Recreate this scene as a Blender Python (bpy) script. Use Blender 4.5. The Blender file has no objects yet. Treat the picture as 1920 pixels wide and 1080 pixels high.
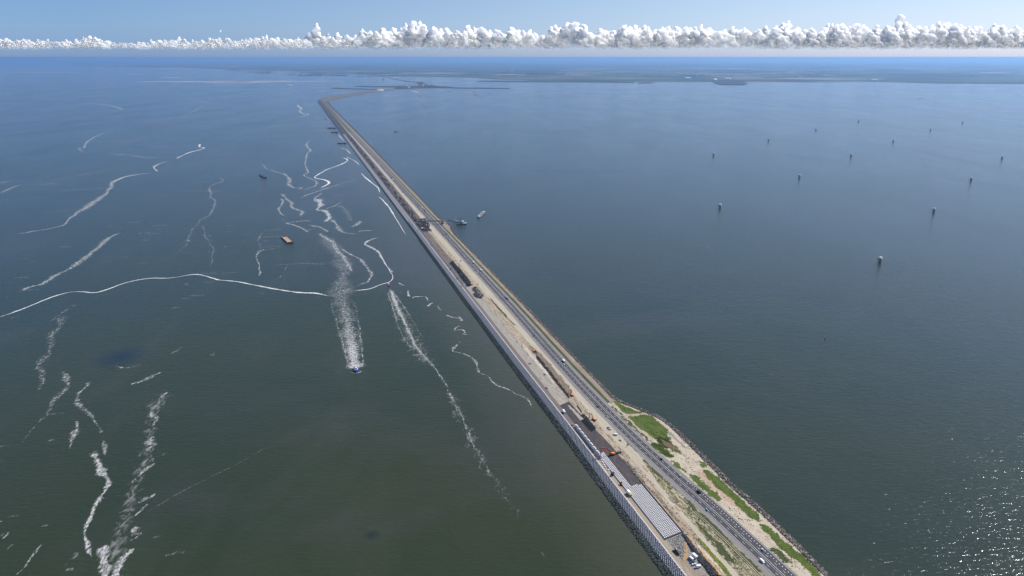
import bpy, bmesh, math, random
import numpy as np
from mathutils import Vector, Matrix, noise

random.seed(7)
R = math.radians
scene = bpy.context.scene
COL = scene.collection

# ------------------------------------------------------------------ camera
CAM_H = 475.0
FPX = 1280.0                                   # focal length in photograph pixels (1920 wide)
PITCH = math.atan((540 - 107) / FPX)
cam_data = bpy.data.cameras.new('camera')
cam_data.sensor_width = 36.0
cam_data.lens = 36.0 * FPX / 1920.0
cam_data.clip_start = 1.0
cam_data.clip_end = 400000.0
cam = bpy.data.objects.new('camera', cam_data)
cam.location = (0, 0, CAM_H)
cam.rotation_euler = (math.pi / 2 - PITCH, 0, 0)
COL.objects.link(cam)
scene.camera = cam

# ------------------------------------------------------------------ sky, sun, exposure
SUN_AZ = 62.0        # degrees to the right of the view direction (+Y)
SUN_EL = 46.0
SKY_LOW = (0.56, 0.65, 0.98); SKY_MID0 = (0.70, 0.72, 0.88); SKY_MID = (0.80, 0.76, 0.80)
SKY_AWAY = (0.80, 0.92, 1.02); SKY_SUN = (1.46, 1.25, 1.06)
world = bpy.data.worlds.new('World')
scene.world = world
world.use_nodes = True
wn = world.node_tree
for n in list(wn.nodes): wn.nodes.remove(n)
wo = wn.nodes.new('ShaderNodeOutputWorld')
wb = wn.nodes.new('ShaderNodeBackground')
sky = wn.nodes.new('ShaderNodeTexSky')
sky.sky_type = 'NISHITA'
sky.sun_disc = False
sky.sun_elevation = R(SUN_EL)
sky.sun_rotation = R(SUN_AZ)
sky.altitude = 1500
sky.air_density = 1.0
sky.dust_density = 1.2
sky.ozone_density = 7.0
wb.inputs['Strength'].default_value = 0.102
# low in the sky the long path through the air takes out red; round the sun it glows whiter
w_tc = wn.nodes.new('ShaderNodeTexCoord')
w_sep = wn.nodes.new('ShaderNodeSeparateXYZ'); wn.links.new(w_tc.outputs['Generated'], w_sep.inputs[0])
w_el = wn.nodes.new('ShaderNodeValToRGB'); wn.links.new(w_sep.outputs[2], w_el.inputs[0])
for i, (p_, c_) in enumerate([(0.0, SKY_LOW), (0.035, SKY_MID0), (0.085, SKY_MID), (0.45, (1, 1, 1))]):
    if i > 1: w_el.color_ramp.elements.new(p_)
    w_el.color_ramp.elements[i].position = p_
    w_el.color_ramp.elements[i].color = (*c_, 1)
w_dot = wn.nodes.new('ShaderNodeVectorMath'); w_dot.operation = 'DOT_PRODUCT'
wn.links.new(w_tc.outputs['Generated'], w_dot.inputs[0])
w_dot.inputs[1].default_value = (math.sin(R(SUN_AZ)) * math.cos(R(SUN_EL)), math.cos(R(SUN_AZ)) * math.cos(R(SUN_EL)), math.sin(R(SUN_EL)))
w_az = wn.nodes.new('ShaderNodeValToRGB'); wn.links.new(w_dot.outputs['Value'], w_az.inputs[0])
w_az.color_ramp.elements[0].position = 0.0; w_az.color_ramp.elements[0].color = (*SKY_AWAY, 1)
w_az.color_ramp.elements[1].position = 0.72; w_az.color_ramp.elements[1].color = (*SKY_SUN, 1)
w_m1 = wn.nodes.new('ShaderNodeVectorMath'); w_m1.operation = 'MULTIPLY'
w_m2 = wn.nodes.new('ShaderNodeVectorMath'); w_m2.operation = 'MULTIPLY'
wn.links.new(sky.outputs[0], w_m1.inputs[0]); wn.links.new(w_el.outputs[0], w_m1.inputs[1])
wn.links.new(w_m1.outputs[0], w_m2.inputs[0]); wn.links.new(w_az.outputs[0], w_m2.inputs[1])
wn.links.new(w_m2.outputs[0], wb.inputs['Color'])
wn.links.new(wb.outputs[0], wo.inputs['Surface'])

sd = bpy.data.lights.new('sun', 'SUN')
sd.energy = 4.8
sd.angle = R(0.53)
sd.color = (1.0, 0.95, 0.88)
sun = bpy.data.objects.new('sun', sd)
az, el = R(SUN_AZ), R(SUN_EL)
sun_dir = Vector((math.sin(az) * math.cos(el), math.cos(az) * math.cos(el), math.sin(el)))
sun.rotation_euler = sun_dir.to_track_quat('Z', 'Y').to_euler()
sun.location = (300, 300, 900)
COL.objects.link(sun)

vs = scene.view_settings
vs.view_transform = 'Standard'
vs.look = 'None'
vs.gamma = 1.0
vs.use_curve_mapping = False
vs.exposure = 0.38
scene.cycles.use_denoising = True
scene.cycles.volume_bounces = 4
scene.cycles.max_bounces = 10
scene.cycles.transparent_max_bounces = 40
scene.cycles.sample_clamp_indirect = 6.0

# ------------------------------------------------------------------ helpers
def un(x, y, z=0.0):
    """photograph pixel -> the point of the plane at height z that it shows"""
    a = (x - 960) / FPX
    b = (y - 540) / FPX
    d = (CAM_H - z) / (math.sin(PITCH) + b * math.cos(PITCH))
    return Vector((d * a, d * (math.cos(PITCH) - b * math.sin(PITCH)), z))

def link(name, me, mats=None, parent=None):
    o = bpy.data.objects.new(name, me)
    COL.objects.link(o)
    if mats is not None and not me.materials:
        for m in (mats if isinstance(mats, (list, tuple)) else [mats]):
            me.materials.append(m)
    if parent is not None:
        o.parent = parent
    return o

def tag(o, label=None, cat=None, group=None, kind=None):
    if label: o['label'] = label
    if cat: o['category'] = cat
    if group: o['group'] = group
    if kind: o['kind'] = kind
    return o

def mesh_np(name, verts, faces, smooth=False, mat_idx=None):
    me = bpy.data.meshes.new(name)
    me.from_pydata([tuple(v) for v in verts], [], faces)
    if mat_idx is not None:
        me.polygons.foreach_set('material_index', mat_idx)
    if smooth:
        me.polygons.foreach_set('use_smooth', [True] * len(me.polygons))
    me.update()
    return me

class N:
    """tiny node-tree writer"""
    def __init__(self, name):
        self.m = bpy.data.materials.new(name)
        self.m.use_nodes = True
        self.t = self.m.node_tree
        for n in list(self.t.nodes): self.t.nodes.remove(n)
        self.out = self.t.nodes.new('ShaderNodeOutputMaterial')
    def n(self, typ, **kw):
        nd = self.t.nodes.new(typ)
        for k, v in kw.items():
            if k.startswith('_'):
                setattr(nd, k[1:], v)
            else:
                key = int(k[1:]) if (k[0] == 'i' and k[1:].isdigit()) else k.replace('_', ' ')
                if isinstance(v, tuple) and len(v) == 2 and hasattr(v[0], 'outputs'):
                    self.t.links.new(v[0].outputs[v[1]], nd.inputs[key])
                elif hasattr(v, 'outputs'):
                    self.t.links.new(v.outputs[0], nd.inputs[key])
                else:
                    nd.inputs[key].default_value = v
        return nd
    def link(self, a, ao, b, bi):
        self.t.links.new(a.outputs[ao], b.inputs[bi])
    def noise(self, vec, scale, detail=4, rough=0.55, dist=0.0):
        nd = self.n('ShaderNodeTexNoise', Scale=scale, Detail=float(detail), Roughness=rough, Distortion=dist)
        self.link(vec[0], vec[1], nd, 'Vector')
        return nd
    def ramp(self, fac, stops, interp='LINEAR'):
        nd = self.t.nodes.new('ShaderNodeValToRGB')
        cr = nd.color_ramp
        cr.interpolation = interp
        while len(cr.elements) < len(stops): cr.elements.new(0.5)
        for e, (p, c) in zip(cr.elements, stops):
            e.position = p
            e.color = (c[0], c[1], c[2], 1) if not isinstance(c, (int, float)) else (c, c, c, 1)
        self.t.links.new(fac.outputs[0], nd.inputs[0])
        return nd
    def math(self, op, a, b=None, clamp=False):
        nd = self.t.nodes.new('ShaderNodeMath')
        nd.operation = op
        nd.use_clamp = clamp
        for i, v in enumerate((a, b)):
            if v is None: continue
            if hasattr(v, 'outputs'): self.t.links.new(v.outputs[0], nd.inputs[i])
            elif isinstance(v, tuple): self.t.links.new(v[0].outputs[v[1]], nd.inputs[i])
            else: nd.inputs[i].default_value = v
        return nd
    def mix(self, fac, a, b, mode='MIX'):
        nd = self.t.nodes.new('ShaderNodeMix')
        nd.data_type = 'RGBA'
        nd.blend_type = mode
        for key, v in ((0, fac), (6, a), (7, b)):
            if hasattr(v, 'outputs'):
                o = v.outputs[2] if v.bl_idname == 'ShaderNodeMix' else v.outputs[0]
                self.t.links.new(o, nd.inputs[key])
            elif isinstance(v, tuple) and hasattr(v[0], 'outputs'):
                self.t.links.new(v[0].outputs[v[1]], nd.inputs[key])
            elif isinstance(v, (int, float)): nd.inputs[key].default_value = v
            else: nd.inputs[key].default_value = (v[0], v[1], v[2], 1)
        return nd
    def bsdf(self, color, rough=0.85, spec=0.3, metal=0.0, ior=None, normal=None):
        p = self.t.nodes.new('ShaderNodeBsdfPrincipled')
        if hasattr(color, 'outputs'):
            self.t.links.new(color.outputs[2] if color.bl_idname == 'ShaderNodeMix' else color.outputs[0], p.inputs['Base Color'])
        else:
            p.inputs['Base Color'].default_value = (color[0], color[1], color[2], 1)
        p.inputs['Roughness'].default_value = rough
        p.inputs['Specular IOR Level'].default_value = spec
        p.inputs['Metallic'].default_value = metal
        if ior: p.inputs['IOR'].default_value = ior
        if normal is not None: self.t.links.new(normal.outputs[0], p.inputs['Normal'])
        return p
    def done(self, sh):
        self.t.links.new(sh.outputs[0], self.out.inputs['Surface'])
        return self.m

def plain(name, c, rough=0.6, spec=0.3, metal=0.0, var=0.12, scale=0.8):
    """a paint, metal or rubber with slight wear"""
    k = N(name)
    tc = k.n('ShaderNodeTexCoord')
    nz = k.noise((tc, 'Object'), scale, 3)
    lo = [max(0, x * (1 - var)) for x in c]
    hi = [min(1, x * (1 + var)) for x in c]
    return k.done(k.bsdf(k.mix(nz, lo, hi), rough, spec, metal))

# ------------------------------------------------------------------ water
def make_water_material():
    k = N('sea_water')
    tc = k.n('ShaderNodeTexCoord')
    g = (tc, 'Object')
    big = k.noise(g, 0.0011, 4, 0.55, 0.4)
    mid = k.noise(g, 0.006, 4, 0.6, 0.8)
    # silt drifting along the north-west toe of the dam: distance from the line of the dam
    sep = k.n('ShaderNodeSeparateXYZ'); k.link(tc, 'Object', sep, 0)
    # signed distance u from the dam axis (positive on the lake side)
    ux = k.math('MULTIPLY', (sep, 0), DT[1]); uy = k.math('MULTIPLY', (sep, 1), -DT[0])
    u = k.math('ADD', k.math('ADD', ux, uy), -(DA[0] * DT[1] - DA[1] * DT[0]))
    wob = k.math('MULTIPLY', k.math('SUBTRACT', big, 0.5), 120.0)
    u2 = k.math('ADD', u, wob)
    silt = k.n('ShaderNodeMapRange', i1=-190.0, i2=-85.0, i3=0.0, i4=1.0); k.link(u2, 0, silt, 0)
    lake = k.n('ShaderNodeMapRange', i1=-60.0, i2=-40.0, i3=0.0, i4=1.0); k.link(u, 0, lake, 0)
    siltm = k.math('MULTIPLY', silt, k.math('SUBTRACT', 1.0, lake))
    sea = k.ramp(big, [(0.30, (0.020, 0.031, 0.017)), (0.5, (0.026, 0.034, 0.014)), (0.72, (0.034, 0.037, 0.014))])
    lakec = k.ramp(mid, [(0.3, (0.021, 0.031, 0.020)), (0.7, (0.028, 0.037, 0.022))])
    c = k.mix(siltm, sea, (0.048, 0.052, 0.030))
    c = k.mix(lake, c, lakec)
    # greyer drifts of silt and two dark patches in the open water
    dr = k.noise(g, 0.0007, 5, 0.6, 1.2)
    c = k.mix(k.ramp(dr, [(0.50, 0.0), (0.66, 0.55)]), c, (0.052, 0.050, 0.048))
    streak_map = k.n('ShaderNodeMapping'); k.link(tc, 'Object', streak_map, 0)
    streak_map.inputs['Rotation'].default_value = (0, 0, R(20)); streak_map.inputs['Scale'].default_value = (1, 0.38, 1)
    st = k.noise((streak_map, 0), 0.006, 5, 0.65, 0.6)
    c = k.mix(k.math('MULTIPLY', k.ramp(st, [(0.52, 0.0), (0.72, 0.17)]), k.math('SUBTRACT', 1.0, k.math('MULTIPLY', lake, 0.7))), c, (0.075, 0.078, 0.062))
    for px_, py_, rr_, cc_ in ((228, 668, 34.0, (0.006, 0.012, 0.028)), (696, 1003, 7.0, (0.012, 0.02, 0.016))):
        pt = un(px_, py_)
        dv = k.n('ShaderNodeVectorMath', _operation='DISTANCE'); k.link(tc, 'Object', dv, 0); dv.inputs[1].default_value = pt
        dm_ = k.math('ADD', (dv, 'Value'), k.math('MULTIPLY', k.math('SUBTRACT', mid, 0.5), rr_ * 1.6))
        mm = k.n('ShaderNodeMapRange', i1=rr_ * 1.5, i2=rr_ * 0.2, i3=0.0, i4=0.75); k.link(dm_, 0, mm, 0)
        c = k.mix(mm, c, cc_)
    # wind ripples and short waves
    mp = k.n('ShaderNodeMapping'); k.link(tc, 'Object', mp, 0)
    mp.inputs['Rotation'].default_value = (0, 0, R(-12)); mp.inputs['Scale'].default_value = (0.45, 1.0, 1.0)
    w1 = k.noise((mp, 0), 0.24, 3, 0.6, 0.6)
    w2 = k.noise((mp, 0), 0.075, 2, 0.5, 0.3)
    w3 = k.noise(g, 0.9, 2, 0.5)
    h = k.math('ADD', k.math('MULTIPLY', w1, 1.5), k.math('MULTIPLY', w2, 0.9))
    h = k.math('ADD', h, k.math('MULTIPLY', w3, 0.30))
    bp = k.n('ShaderNodeBump', Strength=WAVE, Distance=1.0); k.link(h, 0, bp, 'Height')
    p = k.bsdf(c, WROUGH, 0.34, 0.0, 1.333, bp)
    wl = k.noise((streak_map, 0), 0.0035, 4, 0.6, 0.8)
    rg = k.n('ShaderNodeMapRange', i1=0.35, i2=0.68, i3=0.11, i4=0.17); k.link(wl, 0, rg, 0); k.link(rg, 0, p, 'Roughness')
    return k.done(p)

# dam frame: origin and unit vector along the dam (away from the camera), on the ground
DA = (222.379, 628.325)
DT = (-0.3171186, 0.9483859)
WAVE = 0.45
WROUGH = 0.12
FAR = 150000.0
def grid_sheet(name, x0, x1, y0, y1, z, n):
    xs = np.linspace(x0, x1, n); ys = np.linspace(y0, y1, n)
    v = [(x, y, z) for y in ys for x in xs]
    f = [(j*n+i, j*n+i+1, (j+1)*n+i+1, (j+1)*n+i) for j in range(n-1) for i in range(n-1)]
    return mesh_np(name, v, f)
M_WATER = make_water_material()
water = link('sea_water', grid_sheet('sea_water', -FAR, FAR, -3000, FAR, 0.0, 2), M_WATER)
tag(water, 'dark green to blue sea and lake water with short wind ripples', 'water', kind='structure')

# ------------------------------------------------------------------ haze
HAZE_D = 3.2e-5
def make_haze():
    me = bpy.data.meshes.new('haze')
    bm = bmesh.new()
    bmesh.ops.create_cube(bm, size=1.0)
    bm.to_mesh(me); bm.free()
    k = N('hazy_air')
    # fine blue haze that scatters evenly, and pale damp haze that glows towards the sun
    pv = k.n('ShaderNodeVolumePrincipled', Density=HAZE_D1, Anisotropy=0.1)
    pv.inputs['Color'].default_value = HAZE_C1
    pw = k.n('ShaderNodeVolumePrincipled', Density=HAZE_D2, Anisotropy=HAZE_G)
    pw.inputs['Color'].default_value = HAZE_C2
    ad = k.n('ShaderNodeAddShader'); k.link(pv, 0, ad, 0); k.link(pw, 0, ad, 1)
    k.t.links.new(ad.outputs[0], k.out.inputs['Volume'])
    o = link('haze', me, k.m)
    z0, z1 = -6.0, CAM_H + 6
    o.location = (0, (FAR - 3000) / 2, (z0 + z1) / 2)
    o.scale = (2 * FAR + 400, FAR + 3400, z1 - z0)
    tag(o, 'thin blue summer haze over the water', 'haze', kind='stuff')
HAZE_G = 0.60
HAZE_D1 = 1.45e-5
HAZE_D2 = 1.9e-5
HAZE_C1 = (0.03, 0.36, 1.0, 1)
HAZE_C2 = (0.60, 0.80, 1.0, 1)
make_haze()

# ------------------------------------------------------------------ dam: frame and cross-section
NT = (DT[1], -DT[0])                                # towards the lake
def W(v, u, z=0.0):
    return Vector((DA[0] + DT[0]*v + NT[0]*u, DA[1] + DT[1]*v + NT[1]*u, z))
def VU(p):
    dx, dy = p[0] - DA[0], p[1] - DA[1]
    return dx*DT[0] + dy*DT[1], dx*NT[0] + dy*NT[1]
def table(pts):
    xs = [p[0] for p in pts]; ys = [p[1] for p in pts]
    return lambda v: float(np.interp(v, xs, ys))
b0 = table([(-400,-104),(-64,-100),(92,-97.5),(200,-95),(311,-93.5),(445,-92),(623,-89),(774,-86.5),(1325,-76.5),(1476,-74),(3289,-43),(4068,-28),(5468,-8),(7763,36)])
b1 = lambda v: b0(v) + 6
b2 = lambda v: b0(v) + 16
b3 = lambda v: b0(v) + (22.5 if v < 150 else 23.5)
b4o = table([(-400,44.5),(150,44.5),(250,38),(420,36.5),(7763,37)])
b4 = lambda v: b0(v) + b4o(v)
med_raw = [(-400,28),(-250,15),(-94,3.9),(0,0.0),(113,-10.5),(200,-14),(311,-15.7),(420,-14),(527,-11.4),(615,-8.5),(740,-6),(1069,-2.6),(1121,-1.0),(1400,2.5),(2025,9.5),(2776,22.3),(4174,37.7),(5393,56),(7620,99.7),(7763,103)]
from mathutils import geometry as mgeo
_mx = np.array([p[0] for p in med_raw], float); _my = np.array([p[1] for p in med_raw], float)
def _smooth(v):
    s = 0.0
    for k in range(-3, 4): s += np.interp(v + k * 22.0, _mx, _my)
    return float(s / 7)
med = _smooth
b5 = table([(-400,-42),(-60,-43),(9,-41.5),(117,-39.5),(193,-40.5),(262,-39.5),(439,-38),(694,-36),(900,-33),(1380,-27),(3000,3),(4200,20),(7763,88)])   # sea-side edge of the pale track
b6 = lambda v: med(v) - 14.5
pR = lambda v: min(b6(v) - 0.05, b5(v) + (6.0 if v < 60 else 6.0 + (v - 60) * 0.12))
b7 = lambda v: med(v) - 8.6
b8o = table([(-400,12.0),(40,12.0),(62,8.6),(9000,8.6)])
b8 = lambda v: med(v) + b8o(v)
b9 = lambda v: max(med(v) + 12.7, b8(v) + 1.0)
b10 = lambda v: med(v) + 18.5
b11 = table([(-400,52),(-260,46),(-114,43.5),(-67,45.3),(-13,46.5),(40,44.0),(99,46.8),(149,48.3),(181,49.1),(203,45.6),(220,37),(240,27),(256,18),(275,11.5),(305,12.1),(327,12.9),(522,15.7),(730,20.4),(1023,24.5),(1300,27),(1350,31),(1395,39),(1450,40),(1500,30),(1560,30),(1868,37),(3808,68),(5867,92),(7763,122)])
b12 = table([(-400,60),(-260,55),(-114,50.8),(-58,54.4),(-12,55.6),(41,53.5),(96,56.0),(150,58.0),(186,56.8),(208,54.0),(231,43.7),(259,27.5),(281,19.5),(340,19.0),(525,23.4),(736,26.8),(1023,31),(1300,34),(1350,38),(1395,46),(1450,47),(1510,37),(1560,37),(1868,45),(3808,82),(5867,112),(7763,145)])
def sec(v):
    zt = 9.0 if v > 250 else 9.0
    return [(b0(v)-4, -2.2), (b0(v), 0.1), (b1(v), 1.6), (b2(v), 4.7), (b3(v), 4.9), (b4(v), zt), (b5(v), 6.4), (pR(v), 5.9),
            (b6(v), 4.4), (b7(v), 4.3), (b8(v), 4.3), (b9(v), 4.2), (b10(v) if v > 262 else b9(v)+2, 3.6 if v > 262 else 4.1), (b11(v), 2.6), (b12(v), 0.0), (b12(v)+5, -2.2)]
def zg(v, u):
    s = sec(v)
    for (ua, za), (ub, zb) in zip(s, s[1:]):
        if ua <= u <= ub:
            return za + (zb - za) * (u - ua) / max(1e-6, ub - ua)
    return 0.0
def at(x, y, it=5):
    """pixel -> (v, u) on the dam surface"""
    z = 4.0
    for _ in range(it):
        v, u = VU(un(x, y, z))
        z = zg(v, u)
    return v, u
def P(x, y):
    v, u = at(x, y)
    return W(v, u, zg(v, u))

def stations(v0, v1):
    s = []; v = v0
    while v < v1 - 1e-6:
        s.append(v)
        v += 6 if v < 1500 else (20 if v < 3500 else 60)
    s.append(v1)
    return s
def put_uv(me, uvs):
    l = me.uv_layers.new(name='UVMap')
    idx = np.zeros(len(me.loops), dtype=np.int32)
    me.loops.foreach_get('vertex_index', idx)
    l.data.foreach_set('uv', np.array(uvs, float)[idx].ravel())
def strip(name, fL, fR, zL, zR, v0, v1, nu, mat, amp=0.0, label=None, off=0.0):
    vs_ = stations(v0, v1)
    V = []; UV = []
    for v in vs_:
        a, b = fL(v), fR(v)
        for i in range(nu + 1):
            t = i / nu
            u = a + (b - a) * t
            z = zL + (zR - zL) * t + off
            if amp and 0 < i < nu:
                z += amp * noise.noise(Vector((v * 0.21, u * 0.33, 3.1)))
            V.append(W(v, u, z)); UV.append((v, u))
    F = [(j*(nu+1)+i, j*(nu+1)+i+1, (j+1)*(nu+1)+i+1, (j+1)*(nu+1)+i) for j in range(len(vs_)-1) for i in range(nu)]
    me = mesh_np(name, V, F)
    put_uv(me, UV)
    o = link(name, me, mat)
    tag(o, label, None, kind='structure')
    return o

# materials of the ground; UV = metres along and across the dam
def soil(name, stops, scale=0.12, stretch=0.25, rough=0.95, spots=None, bump=0.4):
    k = N(name)
    uv = k.n('ShaderNodeUVMap')
    mp = k.n('ShaderNodeMapping'); k.link(uv, 0, mp, 0)
    mp.inputs['Scale'].default_value = (stretch, 1, 1)
    a = k.noise((mp, 0), scale, 6, 0.65, 0.5)
    c = k.ramp(a, stops)
    f = k.noise((uv, 0), 0.7, 6, 0.75)
    c = k.mix(k.ramp(f, [(0.38, 0.0), (0.66, 0.75)]), c, tuple(x * 0.62 for x in stops[0][1]))
    if spots:
        s = k.noise((mp, 0), spots[1], 4, 0.6, 0.3)
        c = k.mix(k.ramp(s, [(spots[2], 0.0), (spots[2] + spots[3], 1.0)]), c, spots[0])
    bp = k.n('ShaderNodeBump', Strength=bump, Distance=0.4); k.link(f, 0, bp, 'Height')
    return k.done(k.bsdf(c, rough, 0.15, normal=bp))
SAND = soil('pale_sand', [(0.25, (0.30, 0.245, 0.18)), (0.5, (0.42, 0.36, 0.28)), (0.75, (0.50, 0.44, 0.36))])
SANDG = soil('sand_with_sparse_grass', [(0.25, (0.31, 0.26, 0.19)), (0.5, (0.42, 0.36, 0.28)), (0.75, (0.48, 0.42, 0.34))], spots=((0.105, 0.115, 0.04), 0.11, 0.53, 0.09), stretch=0.35)
SANDB = soil('sand_flat', [(0.25, (0.34, 0.28, 0.20)), (0.5, (0.48, 0.42, 0.33)), (0.75, (0.57, 0.51, 0.43))], spots=((0.14, 0.13, 0.06), 0.25, 0.62, 0.06), stretch=0.5)
GRASS = soil('verge_grass', [(0.3, (0.035, 0.052, 0.016)), (0.52, (0.062, 0.078, 0.026)), (0.75, (0.13, 0.12, 0.06))], spots=((0.30, 0.26, 0.17), 0.35, 0.64, 0.1))
MEADOW = soil('meadow_grass', [(0.3, (0.038, 0.062, 0.010)), (0.46, (0.072, 0.105, 0.014)), (0.60, (0.105, 0.135, 0.026)), (0.76, (0.15, 0.14, 0.06))], scale=0.13, stretch=0.5, spots=((0.24, 0.20, 0.12), 0.33, 0.63, 0.07))
YELLOW = soil('yellow_green_weeds', [(0.35, (0.05, 0.08, 0.012)), (0.5, (0.11, 0.14, 0.015)), (0.65, (0.30, 0.28, 0.03))], scale=0.4)
SCRUB = soil('scrub_and_sand', [(0.3, (0.10, 0.105, 0.045)), (0.46, (0.19, 0.165, 0.09)), (0.56, (0.42, 0.37, 0.28)), (0.75, (0.50, 0.45, 0.36))], scale=0.34, stretch=0.3)
TAN = soil('tan_gravel', [(0.3, (0.19, 0.15, 0.115)), (0.6, (0.30, 0.25, 0.20)), (0.8, (0.38, 0.33, 0.27))])
TRACK = soil('pale_track', [(0.3, (0.33, 0.29, 0.22)), (0.5, (0.43, 0.385, 0.30)), (0.75, (0.52, 0.475, 0.39))], stretch=0.05, scale=0.5)
BERM1 = soil('berm_sand', [(0.3, (0.30, 0.235, 0.175)), (0.6, (0.38, 0.31, 0.24)), (0.8, (0.44, 0.36, 0.27))], stretch=0.06, scale=0.5)
BERM2 = soil('berm_asphalt', [(0.3, (0.155, 0.125, 0.115)), (0.6, (0.19, 0.16, 0.145)), (0.8, (0.22, 0.19, 0.17))], stretch=0.05, scale=0.4)
BERM3 = soil('berm_dark', [(0.3, (0.10, 0.09, 0.09)), (0.6, (0.13, 0.115, 0.115)), (0.8, (0.17, 0.15, 0.145))], stretch=0.05, scale=0.4)
PAD = soil('asphalt_pad', [(0.3, (0.065, 0.056, 0.056)), (0.5, (0.105, 0.09, 0.088)), (0.7, (0.15, 0.13, 0.12))], stretch=0.25, scale=0.3, bump=0.15, spots=((0.20, 0.17, 0.14), 0.5, 0.68, 0.06))
FRESH = soil('fresh_asphalt', [(0.3, (0.012, 0.012, 0.016)), (0.7, (0.020, 0.020, 0.025))], bump=0.1)
SLAB = soil('worn_pale_slab', [(0.28, (0.30, 0.25, 0.19)), (0.42, (0.46, 0.41, 0.33)), (0.60, (0.57, 0.52, 0.43)), (0.78, (0.62, 0.57, 0.48))], stretch=0.10, scale=0.5, spots=((0.19, 0.15, 0.11), 0.7, 0.62, 0.05))
MUD = soil('brown_ruts', [(0.28, (0.14, 0.105, 0.085)), (0.45, (0.24, 0.185, 0.15)), (0.6, (0.33, 0.265, 0.21)), (0.78, (0.42, 0.36, 0.29))], stretch=0.07, scale=0.35, spots=((0.07, 0.06, 0.055), 0.4, 0.67, 0.04))
DARKMUD = soil('dark_rubble_ground', [(0.3, (0.065, 0.055, 0.055)), (0.5, (0.12, 0.10, 0.095)), (0.62, (0.20, 0.16, 0.135)), (0.78, (0.33, 0.27, 0.21))], stretch=0.14, scale=0.22)
CREST = soil('dug_up_crest', [(0.3, (0.19, 0.145, 0.105)), (0.45, (0.32, 0.26, 0.19)), (0.6, (0.44, 0.38, 0.29)), (0.75, (0.50, 0.44, 0.35))], stretch=0.06, scale=0.45, spots=((0.12, 0.09, 0.065), 0.35, 0.62, 0.06))
RUB = soil('rubble_yard', [(0.3, (0.24, 0.21, 0.17)), (0.5, (0.36, 0.325, 0.275)), (0.7, (0.44, 0.40, 0.35))], stretch=1, scale=0.6, spots=((0.15, 0.135, 0.12), 0.5, 0.6, 0.06))
ORANGE = soil('orange_sand', [(0.3, (0.42, 0.27, 0.13)), (0.6, (0.50, 0.34, 0.19))], stretch=0.3)
REDDISH = soil('reddish_sand', [(0.3, (0.40, 0.27, 0.19)), (0.6, (0.46, 0.33, 0.25))], stretch=0.3)
GRAVEL = soil('grey_gravel', [(0.3, (0.20, 0.185, 0.175)), (0.6, (0.26, 0.24, 0.23)), (0.8, (0.30, 0.28, 0.265))], stretch=0.03, scale=0.5)
OLD = soil('old_basalt_slope', [(0.3, (0.06, 0.058, 0.062)), (0.5, (0.09, 0.085, 0.085)), (0.75, (0.14, 0.13, 0.125))], stretch=0.1, scale=0.14)
FARM = soil('far_armour', [(0.3, (0.27, 0.265, 0.285)), (0.7, (0.34, 0.33, 0.35))], stretch=0.1, scale=0.3)
TOE = soil('wet_toe', [(0.3, (0.010, 0.018, 0.013)), (0.6, (0.018, 0.028, 0.018)), (0.8, (0.03, 0.035, 0.03))], stretch=0.6, scale=0.3)
TOER = soil('rocky_toe_lake', [(0.3, (0.035, 0.03, 0.03)), (0.6, (0.07, 0.058, 0.05)), (0.8, (0.13, 0.105, 0.085))], stretch=0.6, scale=0.3)
k = N('asphalt_road')
uv = k.n('ShaderNodeUVMap')
mp = k.n('ShaderNodeMapping'); k.link(uv, 0, mp, 0); mp.inputs['Scale'].default_value = (0.03, 1, 1)
c = k.ramp(k.noise((mp, 0), 0.55, 4, 0.6), [(0.3, (0.052, 0.050, 0.056)), (0.7, (0.072, 0.068, 0.073))])
ROAD = k.done(k.bsdf(c, 0.9, 0.2))
k = N('road_paint')
tc = k.n('ShaderNodeTexCoord')
PAINT = k.done(k.bsdf(k.ramp(k.noise((tc, 'Object'), 0.8, 4), [(0.3, (0.62, 0.62, 0.60)), (0.6, (0.8, 0.8, 0.78))]), 0.7, 0.3))
CONC = plain('cast_concrete', (0.50, 0.49, 0.49), 0.85, 0.2, var=0.30, scale=0.9)
CONC2 = plain('cast_concrete_warm', (0.72, 0.69, 0.67), 0.85, 0.2, var=0.12, scale=0.6)

END = 7720
VN = -330
strip('dam_toe', lambda v: b0(v)-4, b0, -2.2, 0.1, VN, END, 1, TOE, label='dark wet stone toe of the dam at the sea side')
strip('dam_toe_slope', b0, b1, 0.1, 1.6, VN, END, 2, TOE, 0.5, 'dark algae covered toe slope at the sea side')
SHADEBED = soil('gap_shade_bed', [(0.3, (0.025, 0.025, 0.03)), (0.7, (0.05, 0.05, 0.055))])  # shadow in the gaps between armour blocks, painted as a dark bed colour
strip('armour_bed', b1, b2, 1.6, 4.7, VN, 1500, 2, SHADEBED, label='bed under the lower concrete armour, coloured dark as shadow in the gaps')
strip('armour_slope', b1, b2, 1.6, 4.7, 1500, 4080, 2, FARM, label='pale armoured slope in the distance')
strip('old_slope', b1, b4, 1.6, 9.0, 4080, END, 3, OLD, label='dark old stone slope in the distance')
strip('berm', b2, b3, 4.7, 4.9, VN, 150, 2, BERM1, 0.1, 'sandy maintenance berm above the lower armour')
strip('berm', b2, b3, 4.7, 4.9, 150, 840, 2, BERM2, 0.0, 'brown asphalt maintenance berm')
strip('berm', b2, b3, 4.7, 4.9, 840, 4080, 2, BERM3, 0.0, 'dark maintenance berm in the distance')
strip('yard', b3, b4, 4.9, 9.0, VN, -22, 6, RUB, 0.0, 'rubble strewn building yard beside the berm')
strip('upper_bed', b3, b4, 4.9, 9.0, -22, 66, 4, SHADEBED, 0.0, 'bed under the upper concrete armour, coloured dark as shadow in the gaps')
strip('asphalt_pad', b3, b4, 4.9, 9.0, 66, 276, 4, PAD, 0.0, 'dark asphalt working slope')
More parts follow.
